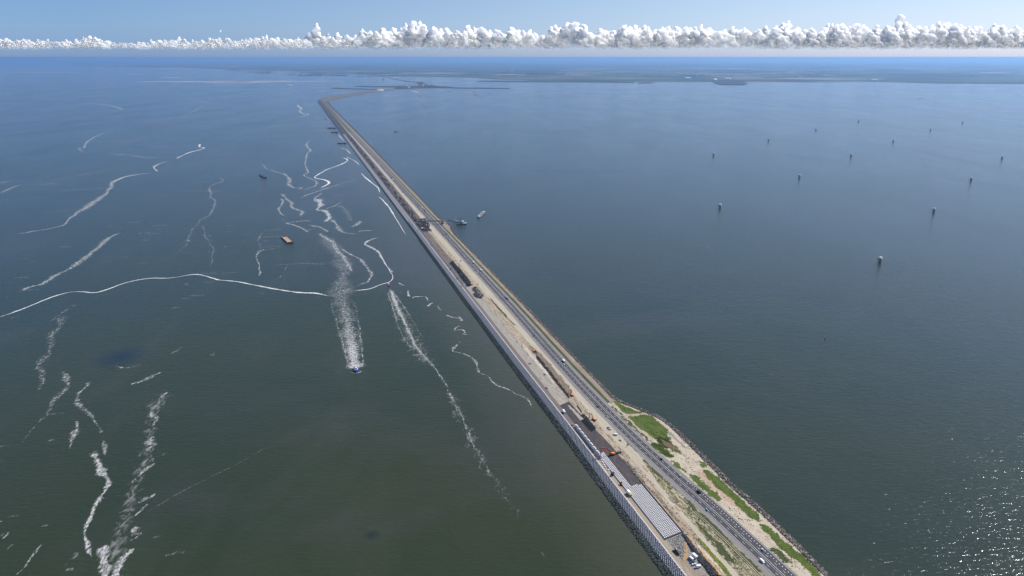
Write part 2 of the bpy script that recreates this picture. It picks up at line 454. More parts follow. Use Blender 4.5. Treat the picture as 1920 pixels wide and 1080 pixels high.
strip('pale_slope', b3, b4, 4.9, 9.0, 276, 860, 6, SLAB, 0.0, 'pale worn slope of the dam')
strip('dug_slope', b3, b4, 4.9, 9.0, 860, 1330, 6, MUD, 0.5, 'brown slope covered in wheel ruts')
strip('rubble_slope', b3, b4, 4.9, 9.0, 1330, 4080, 6, DARKMUD, 0.8, 'dark broken slope strewn with rubble')
strip('crest', b4, b5, 9.0, 6.4, VN, 1330, 6, CREST, 0.0, 'dug up crest and ditch of the dam')
strip('crest', b4, b5, 9.0, 6.4, 1330, 4080, 4, DARKMUD, 0.3, 'dark crest of the dam in the distance')
strip('crest', b4, b5, 9.0, 6.4, 4080, END, 2, GRASS, 0.0, 'grassy crest of the old dam')
strip('site_track', b5, pR, 6.4, 5.9, VN, END, 2, TRACK, 0.0, 'pale concrete track along the crest')
strip('scrub_strip', pR, b6, 5.9, 4.4, VN, 190, 8, SCRUB, 0.0, 'sandy strip with scrub between track and road')
strip('track_verge', pR, b6, 5.9, 4.4, 190, END, 3, TRACK, 0.0, 'pale sandy verge of the track')
strip('gravel_shoulder', b6, b7, 4.4, 4.3, VN, END, 1, GRAVEL, 0.0, 'grey gravel shoulder on the sea side')
strip('motorway', b7, b8, 4.3, 4.3, VN, END, 2, ROAD, 0.0, 'dark asphalt motorway along the dam')
strip('gravel_shoulder_lake', b8, b9, 4.3, 4.2, VN, END, 1, GRAVEL, 0.0, 'grey gravel shoulder on the lake side')
strip('sand_flat', b9, lambda v: b9(v)+2, 4.2, 4.1, VN, 262, 1, SANDB, label='sandy edge of the widened bank')
strip('widened_bank', lambda v: b9(v)+2, b11, 4.1, 2.6, VN, 262, 10, SANDB, 0.0, 'broad sandy bank between road and lake')
strip('grass_verge', b9, b10, 4.2, 3.6, 262, END, 3, GRASS, 0.0, 'green grass verge on the lake side')
strip('lake_path', b10, b11, 3.6, 2.6, 262, END, 2, TAN, 0.0, 'tan gravel path above the lake stones')
strip('lake_toe', b11, b12, 2.6, 0.0, VN, END, 2, TOER, 0.4, 'stony slope down to the lake')
strip('lake_toe_under', b12, lambda v: b12(v)+5, 0.0, -2.2, VN, END, 1, TOER, 0.0, 'stony slope under the lake water')

# ---- painted lines
def line(fn, w, v0, v1, dash=None, name='lane_line', z=4.40):
    V = []; F = []; UV = []
    v = v0
    segs = []
    if dash:
        while v < v1:
            segs.append([v, v + dash[0]]); v += dash[1]
    else:
        s = stations(v0, v1); segs = [s]
    for s in segs:
        n0 = len(V)
        for q in s:
            u = fn(q)
            V += [W(q, u - w/2, z), W(q, u + w/2, z)]
        for j in range(len(s) - 1):
            a = n0 + 2*j
            F.append((a, a+1, a+3, a+2))
    me = mesh_np(name, V, F)
    return me
def join_lines(name, meshes, mat, label):
    V = []; F = []
    for me in meshes:
        n0 = len(V)
        V += [v.co[:] for v in me.vertices]
        F += [tuple(i + n0 for i in p.vertices) for p in me.polygons]
        bpy.data.meshes.remove(me)
    o = link(name, mesh_np(name, V, F), mat)
    tag(o, label, None, kind='structure')
FAR_L = 4200
join_lines('road_edge_lines', [line(lambda v: med(v) - 7.7, 0.28, VN, FAR_L), line(lambda v: med(v) + b8o(v) - 0.9, 0.28, VN, FAR_L)], PAINT, 'white edge lines of the motorway')
join_lines('median_lines', [line(lambda v: med(v) - 1.0, 0.30, VN, FAR_L), line(lambda v: med(v) + 1.0, 0.30, VN, FAR_L)], PAINT, 'white double lines along the middle of the motorway')
join_lines('lane_dashes', [line(lambda v: med(v) - 4.35, 0.26, VN, 1500, (3.6, 12)), line(lambda v: med(v) + 4.35, 0.26, VN, 1500, (3.6, 12))], PAINT, 'white dashes between the lanes')
join_lines('merge_blocks', [line(lambda v: med(v) + 7.7 + max(0, (40 - v) * 0.001), 0.7, VN, 62, (1.1, 4.0))], PAINT, 'white block marks beside the merging lane')
join_lines('path_edge_lines', [line(lambda v: b6(v) - 4.4, 0.45, VN, 60, z=0)], TRACK, 'two pale kerb lines of the narrow path') if False else None

# ---- median barrier (dark strip with cables)
V = []; F = []
for v in stations(VN, 1500):
    n0 = len(V); u = med(v)
    V += [W(v, u-0.25, 4.31), W(v, u-0.25, 5.0), W(v, u+0.25, 5.0), W(v, u+0.25, 4.31)]
    if n0: 
        for i in range(3): F.append((n0-4+i, n0-3+i, n0+1+i, n0+i))
DGREY = plain('dark_steel', (0.06, 0.06, 0.065), 0.6)
o = link('median_barrier', mesh_np('median_barrier', V, F), DGREY)
tag(o, 'low dark barrier running down the middle of the motorway', 'barrier')

# ---- patches lying on the dam surface, outlined in (v, u)
def inside(poly, x, y):
    c = False; j = len(poly) - 1
    for i in range(len(poly)):
        xi, yi = poly[i]; xj, yj = poly[j]
        if (yi > y) != (yj > y) and x < (xj - xi) * (y - yi) / (yj - yi) + xi: c = not c
        j = i
    return c
def patch(name, px, mat, label, cell=0.8, off=0.06, rag=1.5, kind='stuff', vu=None, amp=0.0, sc=0.12):
    poly = vu or [at(x, y) for x, y in px]
    v0 = min(p[0] for p in poly) - 2; v1 = max(p[0] for p in poly) + 2
    u0 = min(p[1] for p in poly) - 2; u1 = max(p[1] for p in poly) + 2
    nv, nu = int((v1 - v0) / cell) + 1, int((u1 - u0) / cell) + 1
    idx = {}; V = []; F = []; UV = []
    def vert(i, j):
        if (i, j) not in idx:
            v, u = v0 + i*cell, u0 + j*cell
            idx[i, j] = len(V)
            V.append(W(v, u, zg(v, u) + off + amp * (0.5 + noise.noise(Vector((v*.4, u*.4, 9)))))); UV.append((v, u))
        return idx[i, j]
    for i in range(nv):
        for j in range(nu):
            v, u = v0 + (i+.5)*cell, u0 + (j+.5)*cell
            q = noise.noise_vector(Vector((v*sc, u*sc, 1.7))) * rag * 2 + noise.noise_vector(Vector((v*sc*4, u*sc*4, 5.7))) * rag * 1.1 + noise.noise_vector(Vector((v*sc*11, u*sc*11, 2.7))) * rag * .9
            if inside(poly, v + q[0], u + q[1]):
                F.append((vert(i, j), vert(i, j+1), vert(i+1, j+1), vert(i+1, j)))
    if not F: return None
    me = mesh_np(name, V, F); put_uv(me, UV)
    o = link(name, me, mat)
    tag(o, label, None, kind=kind)
    return o
def z5(ox, oy, s, pts): return [(ox + a / s, oy + b / s) for a, b in pts]
A1 = lambda pts: z5(1160, 820, 4.155, pts)
A2 = lambda pts: z5(960, 620, 4.155, pts)
A5 = lambda pts: z5(1150, 690, 7.2, pts)
C1 = lambda pts: z5(1240, 960, 9, pts)
C2 = lambda pts: z5(1120, 860, 9, pts)
C4 = lambda pts: z5(1400, 960, 9, pts)
D4 = lambda pts: z5(1060, 760, 9.82, pts)
D5 = lambda pts: z5(980, 630, 9, pts)
D3 = lambda pts: z5(900, 560, 9, pts)
D7 = lambda pts: z5(840, 480, 9, pts)
E7 = lambda pts: z5(1180, 960, 9, pts)
patch('meadow', A5([(0,430),(60,460),(130,500),(230,545),(330,590),(420,610),(360,615),(200,640),(170,605),(110,590),(60,520),(0,470)]), MEADOW, 'bright green grass tip where the bank begins to widen')
patch('meadow', A5([(220,650),(400,622),(500,645),(580,690),(650,760),(735,855),(710,900),(735,935),(765,1000),(830,1080),(620,1080),(580,960),(470,910),(400,850),(340,800),(270,740),(215,690)]), MEADOW, 'large bright green meadow on the widened bank')
patch('meadow', A5([(0,500),(40,540),(90,600),(150,660),(240,740),(300,810),(360,850),(430,920),(500,990),(470,1000),(400,930),(300,850),(200,755),(100,650),(0,550)]), GRASS, 'narrow green strip beside the road at the meadow', rag=2.5)
patch('meadow', A2([(1080,870),(1150,880),(1230,940),(1260,975),(1235,990),(1170,960),(1110,920)]), MEADOW, 'small green meadow patch by the road below the big meadow')
patch('meadow', A2([(1130,810),(1230,850),(1300,920),(1325,955),(1290,965),(1220,920),(1150,880)]), MEADOW, 'green tongue reaching into the sand below the big meadow', rag=2.2)
patch('meadow', A1([(250,45),(290,40),(350,80),(420,130),(430,150),(370,155),(320,110),(270,70)]), MEADOW, 'short green patch beside the road above the bare sand')
patch('meadow', A1([(250,0),(400,0),(420,40),(470,100),(495,130),(430,110),(370,60),(300,20)]), MEADOW, 'green patch with brown soil beside the sand track', rag=2.4)
patch('meadow', A1([(400,180),(450,195),(520,260),(525,275),(480,255),(430,215)]), MEADOW, 'thin green sliver along the road edge')
patch('meadow', A1([(540,280),(600,300),(660,350),(700,390),(770,440),(800,490),(770,500),(710,455),(640,395),(570,330)]), MEADOW, 'long green patch beside the merging lane')
patch('meadow', A1([(640,255),(690,250),(760,300),(850,380),(930,460),(1050,565),(1110,630),(1100,655),(1050,640),(960,570),(880,480),(790,420),(700,330)]), MEADOW, 'long green band close to the lake stones')
patch('meadow', A1([(1075,665),(1150,680),(1250,770),(1360,860),(1440,930),(1530,1010),(1570,1080),(1500,1080),(1450,1010),(1330,930),(1200,800),(1130,730)]), MEADOW, 'green band close to the lake stones at the bottom edge')
patch('meadow', A1([(1180,860),(1230,860),(1270,900),(1330,950),(1330,990),(1290,985),(1230,930),(1190,885)]), GRASS, 'dull green tuft patch between road and sand', rag=2.2)
patch('meadow', A1([(620,180),(670,190),(690,225),(650,235)]), MEADOW, 'small green patch on the bare sand by the lake')
patch('brown_soil', A1([(330,10),(420,60),(480,110),(430,100),(360,60)]), soil('brown_soil', [(0.3, (0.13, 0.085, 0.055)), (0.7, (0.22, 0.16, 0.11))]), 'brown soil showing in the grass', off=0.10)
patch('brown_soil', A1([(600,260),(660,270),(740,350),(830,440),(900,500),(960,560),(900,540),(800,460),(700,370),(620,310)]), REDDISH, 'reddish bare soil between the two green bands', rag=2.4, off=0.05)
patch('sand_track', A2([(755,560),(790,560),(870,640),(910,650),(1030,645),(1030,652),(915,662),(905,680),(940,720),(1000,765),(1060,800),(1110,860),(1090,862),(1040,820),(980,770),(900,690),(850,640),(800,600)]), SAND, 'pale sand track crossing the green bank', off=0.13, rag=0.7)
patch('lake_terrace', A5([(735,855),(790,890),(860,960),(960,1045),(1000,1080),(960,1080),(880,1000),(800,930),(730,880)]), GRAVEL, 'grey terrace above the lake stones', off=0.1, rag=0.8)
# work zones left of the road
patch('fresh_asphalt', D4([(285,180),(350,155),(580,430),(475,495),(290,285),(335,260)]), FRESH, 'black rectangle of freshly laid asphalt', off=0.10, rag=0.12, cell=0.7)
patch('pale_strip', D4([(40,0),(75,0),(335,250),(280,278),(200,190),(110,90)]), SLAB, 'pale strip beside the asphalt pad', off=0.12, rag=0.2, cell=0.8)
patch('pale_patch', D5([(0,130),(170,310),(420,620),(640,960),(700,1080),(560,1080),(400,860),(200,600),(0,350)]), SLAB, 'pale trampled slope below the ditch', off=0.05, rag=0.8)
patch('trench', D5([(230,330),(250,330),(500,640),(720,930),(800,1040),(780,1050),(600,840),(400,580),(230,370)]), FRESH, 'long narrow black trench on the crest', off=0.5, rag=0.15, cell=0.6)
patch('trench', D4([(205,0),(225,0),(315,125),(300,140)]), FRESH, 'short black trench end near the asphalt pad', off=0.5, rag=0.15, cell=0.6)
patch('ditch_soil', D5([(100,150),(200,220),(350,350),(560,600),(760,830),(860,1000),(800,1010),(560,720),(330,420),(200,290)]), soil('dug_soil', [(0.3, (0.13, 0.10, 0.075)), (0.6, (0.24, 0.19, 0.14)), (0.8, (0.36, 0.30, 0.23))], stretch=0.3, scale=0.4), 'freshly dug brown soil along the trench', off=0.3, amp=0.7, rag=1.2)
patch('hole_row', C2([(760,400),(830,440),(960,570),(1100,700),(1300,950),(1400,1070),(1360,1075),(1180,860),(1000,650),(850,500)]), soil('dark_holes', [(0.40, (0.10, 0.075, 0.055)), (0.52, (0.20, 0.155, 0.12)), (0.62, (0.40, 0.33, 0.25))], stretch=0.8, scale=0.35), 'row of dark dug holes beside the concrete columns', off=0.35, rag=0.5, cell=0.8)
patch('red_sand', C2([(1190,640),(1240,650),(1330,740),(1290,760),(1220,690)]), MUD, 'brown dug patch beside the pale track', off=0.4, rag=0.5)
patch('red_sand', C2([(770,110),(860,180),(840,215),(780,170)]), REDDISH, 'pinkish sand patch at the upper end of the scrub', off=0.4, rag=1.0)
patch('red_sand', C2([(1310,780),(1440,860),(1400,890),(1320,830)]), REDDISH, 'pinkish sand patch lower in the scrub', off=0.4, rag=1.0)
patch('orange_sand', C1([(430,400),(470,400),(540,480),(520,510),(450,450)]), ORANGE, 'orange sand heap beside the black stone row', off=0.25, amp=1.0, rag=0.4)
patch('orange_sand', C1([(600,590),(680,650),(800,800),(900,900),(1030,1080),(960,1080),(870,960),(760,830)]), ORANGE, 'long orange sand ridge at the bottom of the yard', off=0.25, amp=1.0, rag=0.5)
patch('orange_sand', C1([(365,510),(430,510),(450,600),(440,760),(430,830),(360,830),(390,680)]), ORANGE, 'orange haul ramp through the rubble yard', off=0.3, amp=0.2, rag=0.4)
patch('orange_sand', C1([(350,830),(450,830),(520,960),(640,1000),(760,1080),(420,1080)]), BERM1, 'tan turning place at the bottom of the yard', off=0.2, rag=0.6)
patch('yellow_weeds', C1([(605,430),(640,440),(760,560),(860,690),(1000,830),(1100,950),(1190,1080),(1130,1080),(1040,980),(900,800),(760,650),(620,480)]), YELLOW, 'bright yellow green weeds along the track', off=0.3, rag=0.4, cell=0.7)
patch('white_strip', C1([(590,520),(640,570),(860,800),(990,940),(1090,1080),(1060,1080),(930,910),(800,790),(600,580)]), SLAB, 'whitish strip beside the yellow weeds', off=0.28, rag=0.3, cell=0.7)
patch('dark_scrub', C1([(590,0),(640,0),(780,100),(960,270),(1080,420),(1250,610),(1500,800),(1680,1000),(1640,1020),(1440,860),(1180,620),(960,400),(780,200),(620,60)]), GRASS, 'dark green scrub belt beside the gravel shoulder', off=0.35, rag=0.8)
patch('dark_scrub', C1([(560,150),(620,170),(760,310),(900,450),(1060,620),(1200,800),(1220,860),(1160,850),(1000,680),(850,480),(700,330)]), GRASS, 'broken green scrub belt beside the pale track', off=0.3, rag=1.6)
patch('dark_scrub', C2([(1480,680),(1560,720),(1800,1000),(1760,1010),(1600,850)]), GRASS, 'green scrub belt below the sign board', off=0.3, rag=0.8)
patch('dark_scrub', C2([(900,170),(960,190),(1120,330),(1100,345),(980,260)]), GRASS, 'short green scrub belt along the shoulder', off=0.3, rag=1.0)
patch('green_edge', D3([(170,0),(190,0),(300,130),(440,270),(470,330),(600,450),(580,450),(430,300),(280,140)]), GRASS, 'thin green line along the pale track in the middle distance', off=0.3, rag=0.7)
# narrow paved path beside the scrub
V = []; F = []; UV = []
pp = [at(x, y) for x, y in C1([(560,0),(780,190),(960,370),(1180,580),(1400,800),(1600,1010),(1700,1110)])]
for off_ in (-1.25, 1.0):
    n0 = len(V)
    for i, (v, u) in enumerate(pp):
        V += [W(v, u+off_-0.35, zg(v, u)+0.55), W(v, u+off_+0.35, zg(v, u)+0.55)]; UV += [(v, u), (v, u)]
        if i: F.append((n0+2*i-2, n0+2*i-1, n0+2*i+1, n0+2*i))
me = mesh_np('narrow_path', V, F); put_uv(me, UV)
tag(link('narrow_path', me, TRACK), 'two pale lines of a narrow path through the scrub', kind='structure')

# ------------------------------------------------------------------ stones and armour
def box_arrays(n):
    pass
def rocks(name, pts, smin, smax, mat, label, seed=1):
    """many small irregular stones as one mass"""
    r = random.Random(seed)
    base = np.array([(-1,-1,-1),(1,-1,-1),(1,1,-1),(-1,1,-1),(-.7,-.7,1),(.7,-.7,1),(.7,.7,1),(-.7,.7,1)], float)
    fc = np.array([(4,5,6,7),(0,1,5,4),(1,2,6,5),(2,3,7,6),(3,0,4,7)])
    V = np.zeros((len(pts)*8, 3)); F = np.zeros((len(pts)*5, 4), int); MI = []
    rs = np.random.RandomState(seed)
    for i, p in enumerate(pts):
        s = r.uniform(smin, smax)
        a = r.uniform(0, 6.28); ca, sa = math.cos(a), math.sin(a)
        b = base * (1 + rs.uniform(-.35, .25, (8, 3))) * s * np.array([1, r.uniform(.6, 1), r.uniform(.5, .8)]) * 0.5
        x = b[:,0]*ca - b[:,1]*sa; y = b[:,0]*sa + b[:,1]*ca
        V[i*8:(i+1)*8, 0] = x + p[0]; V[i*8:(i+1)*8, 1] = y + p[1]; V[i*8:(i+1)*8, 2] = b[:,2] + p[2]
        F[i*5:(i+1)*5] = fc + i*8
        MI += [r.randrange(len(mat))] * 5
    me = mesh_np(name, V.tolist(), F.tolist(), mat_idx=MI)
    o = link(name, me, mat)
    tag(o, label, None, kind='stuff')
    return o
BAS = [plain('basalt_dark', (0.028, 0.027, 0.03), 0.8), plain('basalt_grey', (0.10, 0.09, 0.085), 0.85), plain('basalt_brown', (0.15, 0.11, 0.08), 0.9), plain('basalt_pale', (0.30, 0.27, 0.23), 0.9)]
WET = [plain('wet_stone', (0.012, 0.018, 0.016), 0.5), plain('algae_stone', (0.020, 0.035, 0.022), 0.7), plain('wet_stone_grey', (0.05, 0.055, 0.055), 0.6)]
r = random.Random(3)
pts = []
for _ in range(9500):
    v = -220 + 1500 * r.random() ** 1.4
    u = b0(v) - 1.2 + r.random() * 6.8
    pts.append(W(v, u, zg(v, max(u, b0(v)-3)) + r.uniform(0, .3)))
rocks('sea_toe_stones', pts, 1.0, 2.6, WET, 'dark wet stones along the sea toe of the dam', 1)
pts = []
for _ in range(14000):
    v = -220 + 1800 * r.random() ** 1.4
    t = r.random()
    u = b11(v) + t * (b12(v) + 0.8 - b11(v))
    if noise.noise(Vector((v*.05, t*3, 0))) > 0.35 and t < .4: continue
    pts.append(W(v, u, zg(v, u) + r.uniform(0, .4)))
rocks('lake_stones', pts, 0.8, 2.2, [BAS[0], BAS[0], BAS[0], BAS[1], BAS[1], BAS[2], BAS[3]] , 'dark broken stones along the lake edge of the dam', 2)

def prisms(name, items, mat, label, kind='stuff', parent=None):
    """items: (v, u, z, lv, lu, h, taper) -> one mass of cast blocks set in the dam frame"""
    n = len(items)
    V = []; F = []
    for i, (v, u, z, lv, lu, h, tp) in enumerate(items):
        for zz, s in ((z - 0.5, 1.0), (z + h, tp)):
            for a, b in ((-1,-1),(1,-1),(1,1),(-1,1)):
                V.append(W(v + a*lv/2*s, u + b*lu/2*s, zz))
        o = i*8
        F += [(o+4,o+5,o+6,o+7),(o,o+1,o+5,o+4),(o+1,o+2,o+6,o+5),(o+2,o+3,o+7,o+6),(o+3,o,o+4,o+7)]
    me = mesh_np(name, V, F)
    me.validate()
    ob = link(name, me, mat, parent)
    tag(ob, label, None, kind=kind)
    return ob
items = []
v = -215.0; row = 0
while v < 1500:
    sp = 2.1 if v < 700 else 2.9
    for i in range(5):
        u = b1(v) + 0.9 + i * 2.05 + (0.0 if row % 2 else 0.9)
        if u > b2(v) - 0.6: continue
        z = zg(v, u)
        items.append((v + r.uniform(-.12,.12), u + r.uniform(-.1,.1), z, 1.45 if v < 700 else 2.2, 1.45, 1.45 + r.uniform(-.35,.35), 0.46))
    v += sp * 0.5 * 2 if True else sp; row += 1
prisms('lower_armour', items, CONC, 'rows of pale interlocking concrete armour blocks at the sea edge')
# crest beam of paler blocks along the top of the lower armour
items = []
v = -215.0
while v < 3600:
    L = 1.75 if v < 900 else 8.0
    g = 0.35 if v < 900 else 0.3
    items.append((v, b2(v) - 0.2, 4.7, L, 1.5, 0.75, 0.9)); v += L + g
prisms('armour_crest_blocks', items, plain('pale_cast_concrete', (0.58, 0.57, 0.56), 0.8, 0.2), 'pale row of blocks along the top edge of the lower armour')
# upper armour: standing columns in straight rows
items = []
nrow = 10
v = -21.5
while v < 150:
    for i in range(nrow):
        u = b3(v) + 1.0 + i * 1.95
        if u > b4(v) - 0.6: continue
        lim = 146 - i * 1.5 if i < 4 else 66 + (i - 7) * -0.8
        if v > lim: continue
        items.append((v + r.uniform(-.05,.05), u, zg(v, u), 1.75, 1.12, 1.45 + r.uniform(-.12,.12), 0.9))
    v += 2.5
prisms('upper_armour', items, CONC2, 'straight rows of pale concrete columns above the berm')
V = [W(-23.6, b3(-23), 4.95), W(-23.6, b4(-23), 9.05), W(-22.4, b4(-23), 9.05), W(-22.4, b3(-23), 4.95)]
V += [p + Vector((0,0,0.9)) for p in V]
me = mesh_np('end_beam', V, [(4,5,6,7),(0,1,5,4),(1,2,6,5),(2,3,7,6),(3,0,4,7)])
tag(link('end_beam', me, DGREY), 'dark beam closing the lower end of the upper armour', 'beam')
# black stone row and debris piles
def pile(name, poly, n, smin, smax, mats, label, h=1.0, seed=5):
    pv = [at(x, y) for x, y in poly]
    v0, v1 = min(p[0] for p in pv), max(p[0] for p in pv); u0, u1 = min(p[1] for p in pv), max(p[1] for p in pv)
    rr = random.Random(seed); pts = []; k_ = 0
    while len(pts) < n and k_ < n * 30:
        k_ += 1
        v, u = rr.uniform(v0, v1), rr.uniform(u0, u1)
        if inside(pv, v, u): pts.append(W(v, u, zg(v, u) + rr.uniform(0, h)))
    return rocks(name, pts, smin, smax, mats, label, seed)
pile('black_stone_row', C1([(350,370),(390,380),(480,490),(560,600),(620,680),(740,800),(840,900),(930,1010),(960,1080),(840,1080),(760,960),(640,830),(560,700),(450,530),(380,420)]), 1300, 0.9, 2.0, [BAS[0], BAS[0], BAS[1]], 'long row of black quarry stones in the yard', 1.0, 11)
pile('black_stone_heap', D7([(40,120),(85,90),(130,150),(230,260),(330,380),(385,450),(380,510),(330,510),(270,410),(180,290),(100,180)]), 1500, 1.0, 2.6, [BAS[0], BAS[0], BAS[1]], 'long dark heap of dumped stone on the pale slope', 2.2, 12)
pile('dark_debris', D7([(420,540),(500,540),(540,600),(600,680),(570,715),(480,690),(420,640),(480,620),(430,580)]), 500, 1.0, 3.0, [BAS[0], BAS[1], BAS[3]], 'dark debris and equipment at the end of the stone heap', 1.8, 13)
pile('dug_clods', C2([(430,0),(520,60),(700,290),(800,400),(760,430),(600,220),(480,80)]), 350, .6, 1.6, [BAS[2], BAS[1], BAS[3]], 'brown clods along the ditch above the columns', .4, 14)
pile('rubble_scraps', E7([(660,470),(900,370),(930,470),(1000,560),(900,800),(860,760)]), 700, .4, 1.1, [BAS[3], BAS[1], CONC], 'pale rubble scattered over the yard', .25, 15)
dr = random.Random(21); pts = []
for _ in range(5200):
    v = 1360 + 2600 * dr.random() ** 1.2
    u = b3(v) + 1.5 + dr.random() * (b4(v) - b3(v) + 2)
    if noise.noise(Vector((v * .02, u * .12, 4))) < 0.02: continue
    if u > b5(v) - 2: continue
    pts.append(W(v, u, zg(v, u) + dr.uniform(0, 1.6)))
rocks('slope_rubble', pts, 1.2, 4.2, [BAS[0], BAS[0], BAS[1], BAS[1], BAS[2], BAS[3]], 'dark rubble and stone heaps along the far slope', 22)

def strip_clods(v0, v1, fa, fb, n, smin, smax, mats, label, seed, h=.5, thr=-.1):
    rr = random.Random(seed); pts = []
    for _ in range(n):
        v = rr.uniform(v0, v1); a, b = fa(v), fb(v); u = a + (b - a) * rr.random()
        if noise.noise(Vector((v * .06, u * .25, seed))) < thr: continue
        pts.append(W(v, u, zg(v, u) + rr.uniform(0, h)))
    rocks('clods', pts, smin, smax, mats, label, seed)
EARTH = [plain('earth_brown', (0.17, 0.125, 0.09), 0.95), plain('earth_dark', (0.08, 0.065, 0.055), 0.95), plain('earth_pale', (0.42, 0.37, 0.30), 0.95)]
strip_clods(270, 870, lambda v: b4(v) - 3, lambda v: b5(v), 1300, .4, 1.3, EARTH + [EARTH[2]] * 2, 'pale clods and scraps along the dug up crest', 41, .3)
strip_clods(860, 1340, lambda v: b3(v) + 2, lambda v: b5(v) - 2, 1500, .5, 1.8, EARTH + [EARTH[2]], 'brown clods and ruts on the brown slope', 42, .5, .05)
strip_clods(-200, 270, lambda v: b4(v) + 1, lambda v: b5(v), 1500, .4, 1.3, EARTH, 'small clods along the near ditch', 43, .3)
TUFT = [plain('tuft_green', (0.055, 0.075, 0.022), 1.0), plain('tuft_olive', (0.11, 0.11, 0.045), 1.0)]
strip_clods(-200, 190, lambda v: pR(v), lambda v: b6(v), 2600, .4, 1.5, TUFT, 'low tufts of scrub between track and road', 44, .2, .0)
strip_clods(-200, 262, lambda v: b9(v) + 3, lambda v: b11(v) - 1, 2600, .3, 1.2, TUFT, 'low tufts scattered over the sandy bank', 45, .15, .1)

# ------------------------------------------------------------------ far shore, islands, flats
def slab(name, px, z, mat, label, low=-2.0, kind='structure', cat=None):
    pts = [un(x, y, z) for x, y in px]
    n = len(pts)
    bm = bmesh.new()
    top = [bm.verts.new(p) for p in pts]
    bot = [bm.verts.new((p[0], p[1], low)) for p in pts]
    f = bm.faces.new(top)
    for i in range(n):
        bm.faces.new((top[i], bot[i], bot[(i+1) % n], top[(i+1) % n]))
    bmesh.ops.triangulate(bm, faces=[f])
    bmesh.ops.recalc_face_normals(bm, faces=bm.faces)
    me = bpy.data.meshes.new(name); bm.to_mesh(me); bm.free()
    o = link(name, me, mat)
    return tag(o, label, cat, kind=kind)
def fields_material():
    k = N('farmland')
    tc = k.n('ShaderNodeTexCoord')
    mp = k.n('ShaderNodeMapping'); k.link(tc, 'Object', mp, 0)
    mp.inputs['Scale'].default_value = (1/1500.0, 1/900.0, 1); mp.inputs['Rotation'].default_value = (0, 0, 0.1)
    vo = k.n('ShaderNodeTexVoronoi', Scale=1.0); k.link(mp, 0, vo, 'Vector')
    sp = k.n('ShaderNodeSeparateColor'); k.link(vo, 'Color', sp, 0)
    c = k.ramp(sp, [(0.0, (0.035, 0.042, 0.030)), (0.3, (0.060, 0.072, 0.045)), (0.55, (0.09, 0.105, 0.06)), (0.75, (0.15, 0.14, 0.10)), (0.9, (0.24, 0.21, 0.17))], 'CONSTANT')
    mp2 = k.n('ShaderNodeMapping'); k.link(tc, 'Object', mp2, 0); mp2.inputs['Scale'].default_value = (1/3500.0, 1/500.0, 1)
    n2 = k.noise((mp2, 0), 1.0, 5, 0.65)
    c = k.mix(k.ramp(n2, [(0.54, 0.0), (0.60, 0.9)]), c, (0.014, 0.026, 0.014))
    return k.done(k.bsdf(c, 1.0, 0.05))
FIELDS = fields_material()
coast = [(100,117.5),(167,123.5),(240,125.5),(277,126.5),(400,129.5),(500,132.5),(583,135),(640,138),(707,141.5),(760,143.5),(830,144.5),(893,146),(930,149),(1000,151),(1100,152),(1200,153.5),(1339,154),(1352,157),(1398,157.6),(1408,155),(1500,154.6),(1631,153.6),(1700,155),(1762,156.6),(1920,157.6),(2300,160)]
w = [un(x, y, 1.5) for x, y in coast]
V = [Vector((p[0], p[1], 1.5)) for p in w] + [Vector((p[0] * 1.0 if True else 0, FAR - 500, 1.5)) for p in w]
# far edge spreads outwards with distance so that the land reaches the horizon everywhere right of its left tip
for i, p in enumerate(w):
    V[len(w)+i] = Vector((p[0] / p[1] * (FAR - 500), FAR - 500, 1.5))
n = len(w)
mid_rows = 1
F = [(i, i+1, n+i+1, n+i) for i in range(n-1)]
V += [Vector((p[0], p[1] - 12, -1.0)) for p in w]
F += [(i, 2*n+i, 2*n+i+1, i+1) for i in range(n-1)]
o = link('far_land', mesh_np('far_land', V, F), FIELDS)
tag(o, 'flat farmland behind the far shore', kind='structure')
# dark belts of trees and towns standing on the far land
TREES = plain('far_trees', (0.022, 0.034, 0.020), 1.0, 0.0)
def far_wood(n, seed):
    rr = random.Random(seed); V = []; F = []
    for _ in range(n):
        y = 109.5 + 34 * rr.random() ** 1.6
        x = rr.uniform(100 + (y - 109) * 14, 1950)
        if y > 150: continue
        p = un(x, y, 1.5)
        L = rr.uniform(120, 900) * (p[1] / 12000); d = rr.uniform(40, 120) * (p[1] / 12000); h = rr.uniform(8, 16)
        m = max(3, int(L / 130)); 
        for q in range(m):
            x0 = p[0] + (q / m - .5) * L; dx = L / m * rr.uniform(.6, 1.3); hh = h * rr.uniform(.6, 1.2); y0 = p[1] + rr.uniform(-30, 30)
            n0 = len(V)
            V += [(x0, y0, 1), (x0+dx, y0, 1), (x0+dx, y0+d, 1), (x0, y0+d, 1), (x0+dx*.15, y0+d*.2, hh), (x0+dx*.85, y0+d*.2, hh*.9), (x0+dx*.85, y0+d*.8, hh), (x0+dx*.15, y0+d*.8, hh)]
            F += [(n0+4,n0+5,n0+6,n0+7),(n0,n0+1,n0+5,n0+4),(n0+1,n0+2,n0+6,n0+5),(n0+2,n0+3,n0+7,n0+6),(n0+3,n0,n0+4,n0+7)]
    return V, F
V, F = far_wood(700, 4)
tag(link('far_woods', mesh_np('far_woods', V, F), TREES), 'dark tree belts scattered over the far land', kind='stuff')
FLAT = plain('mud_flat', (0.30, 0.25, 0.24), 0.9, 0.3, scale=0.001)
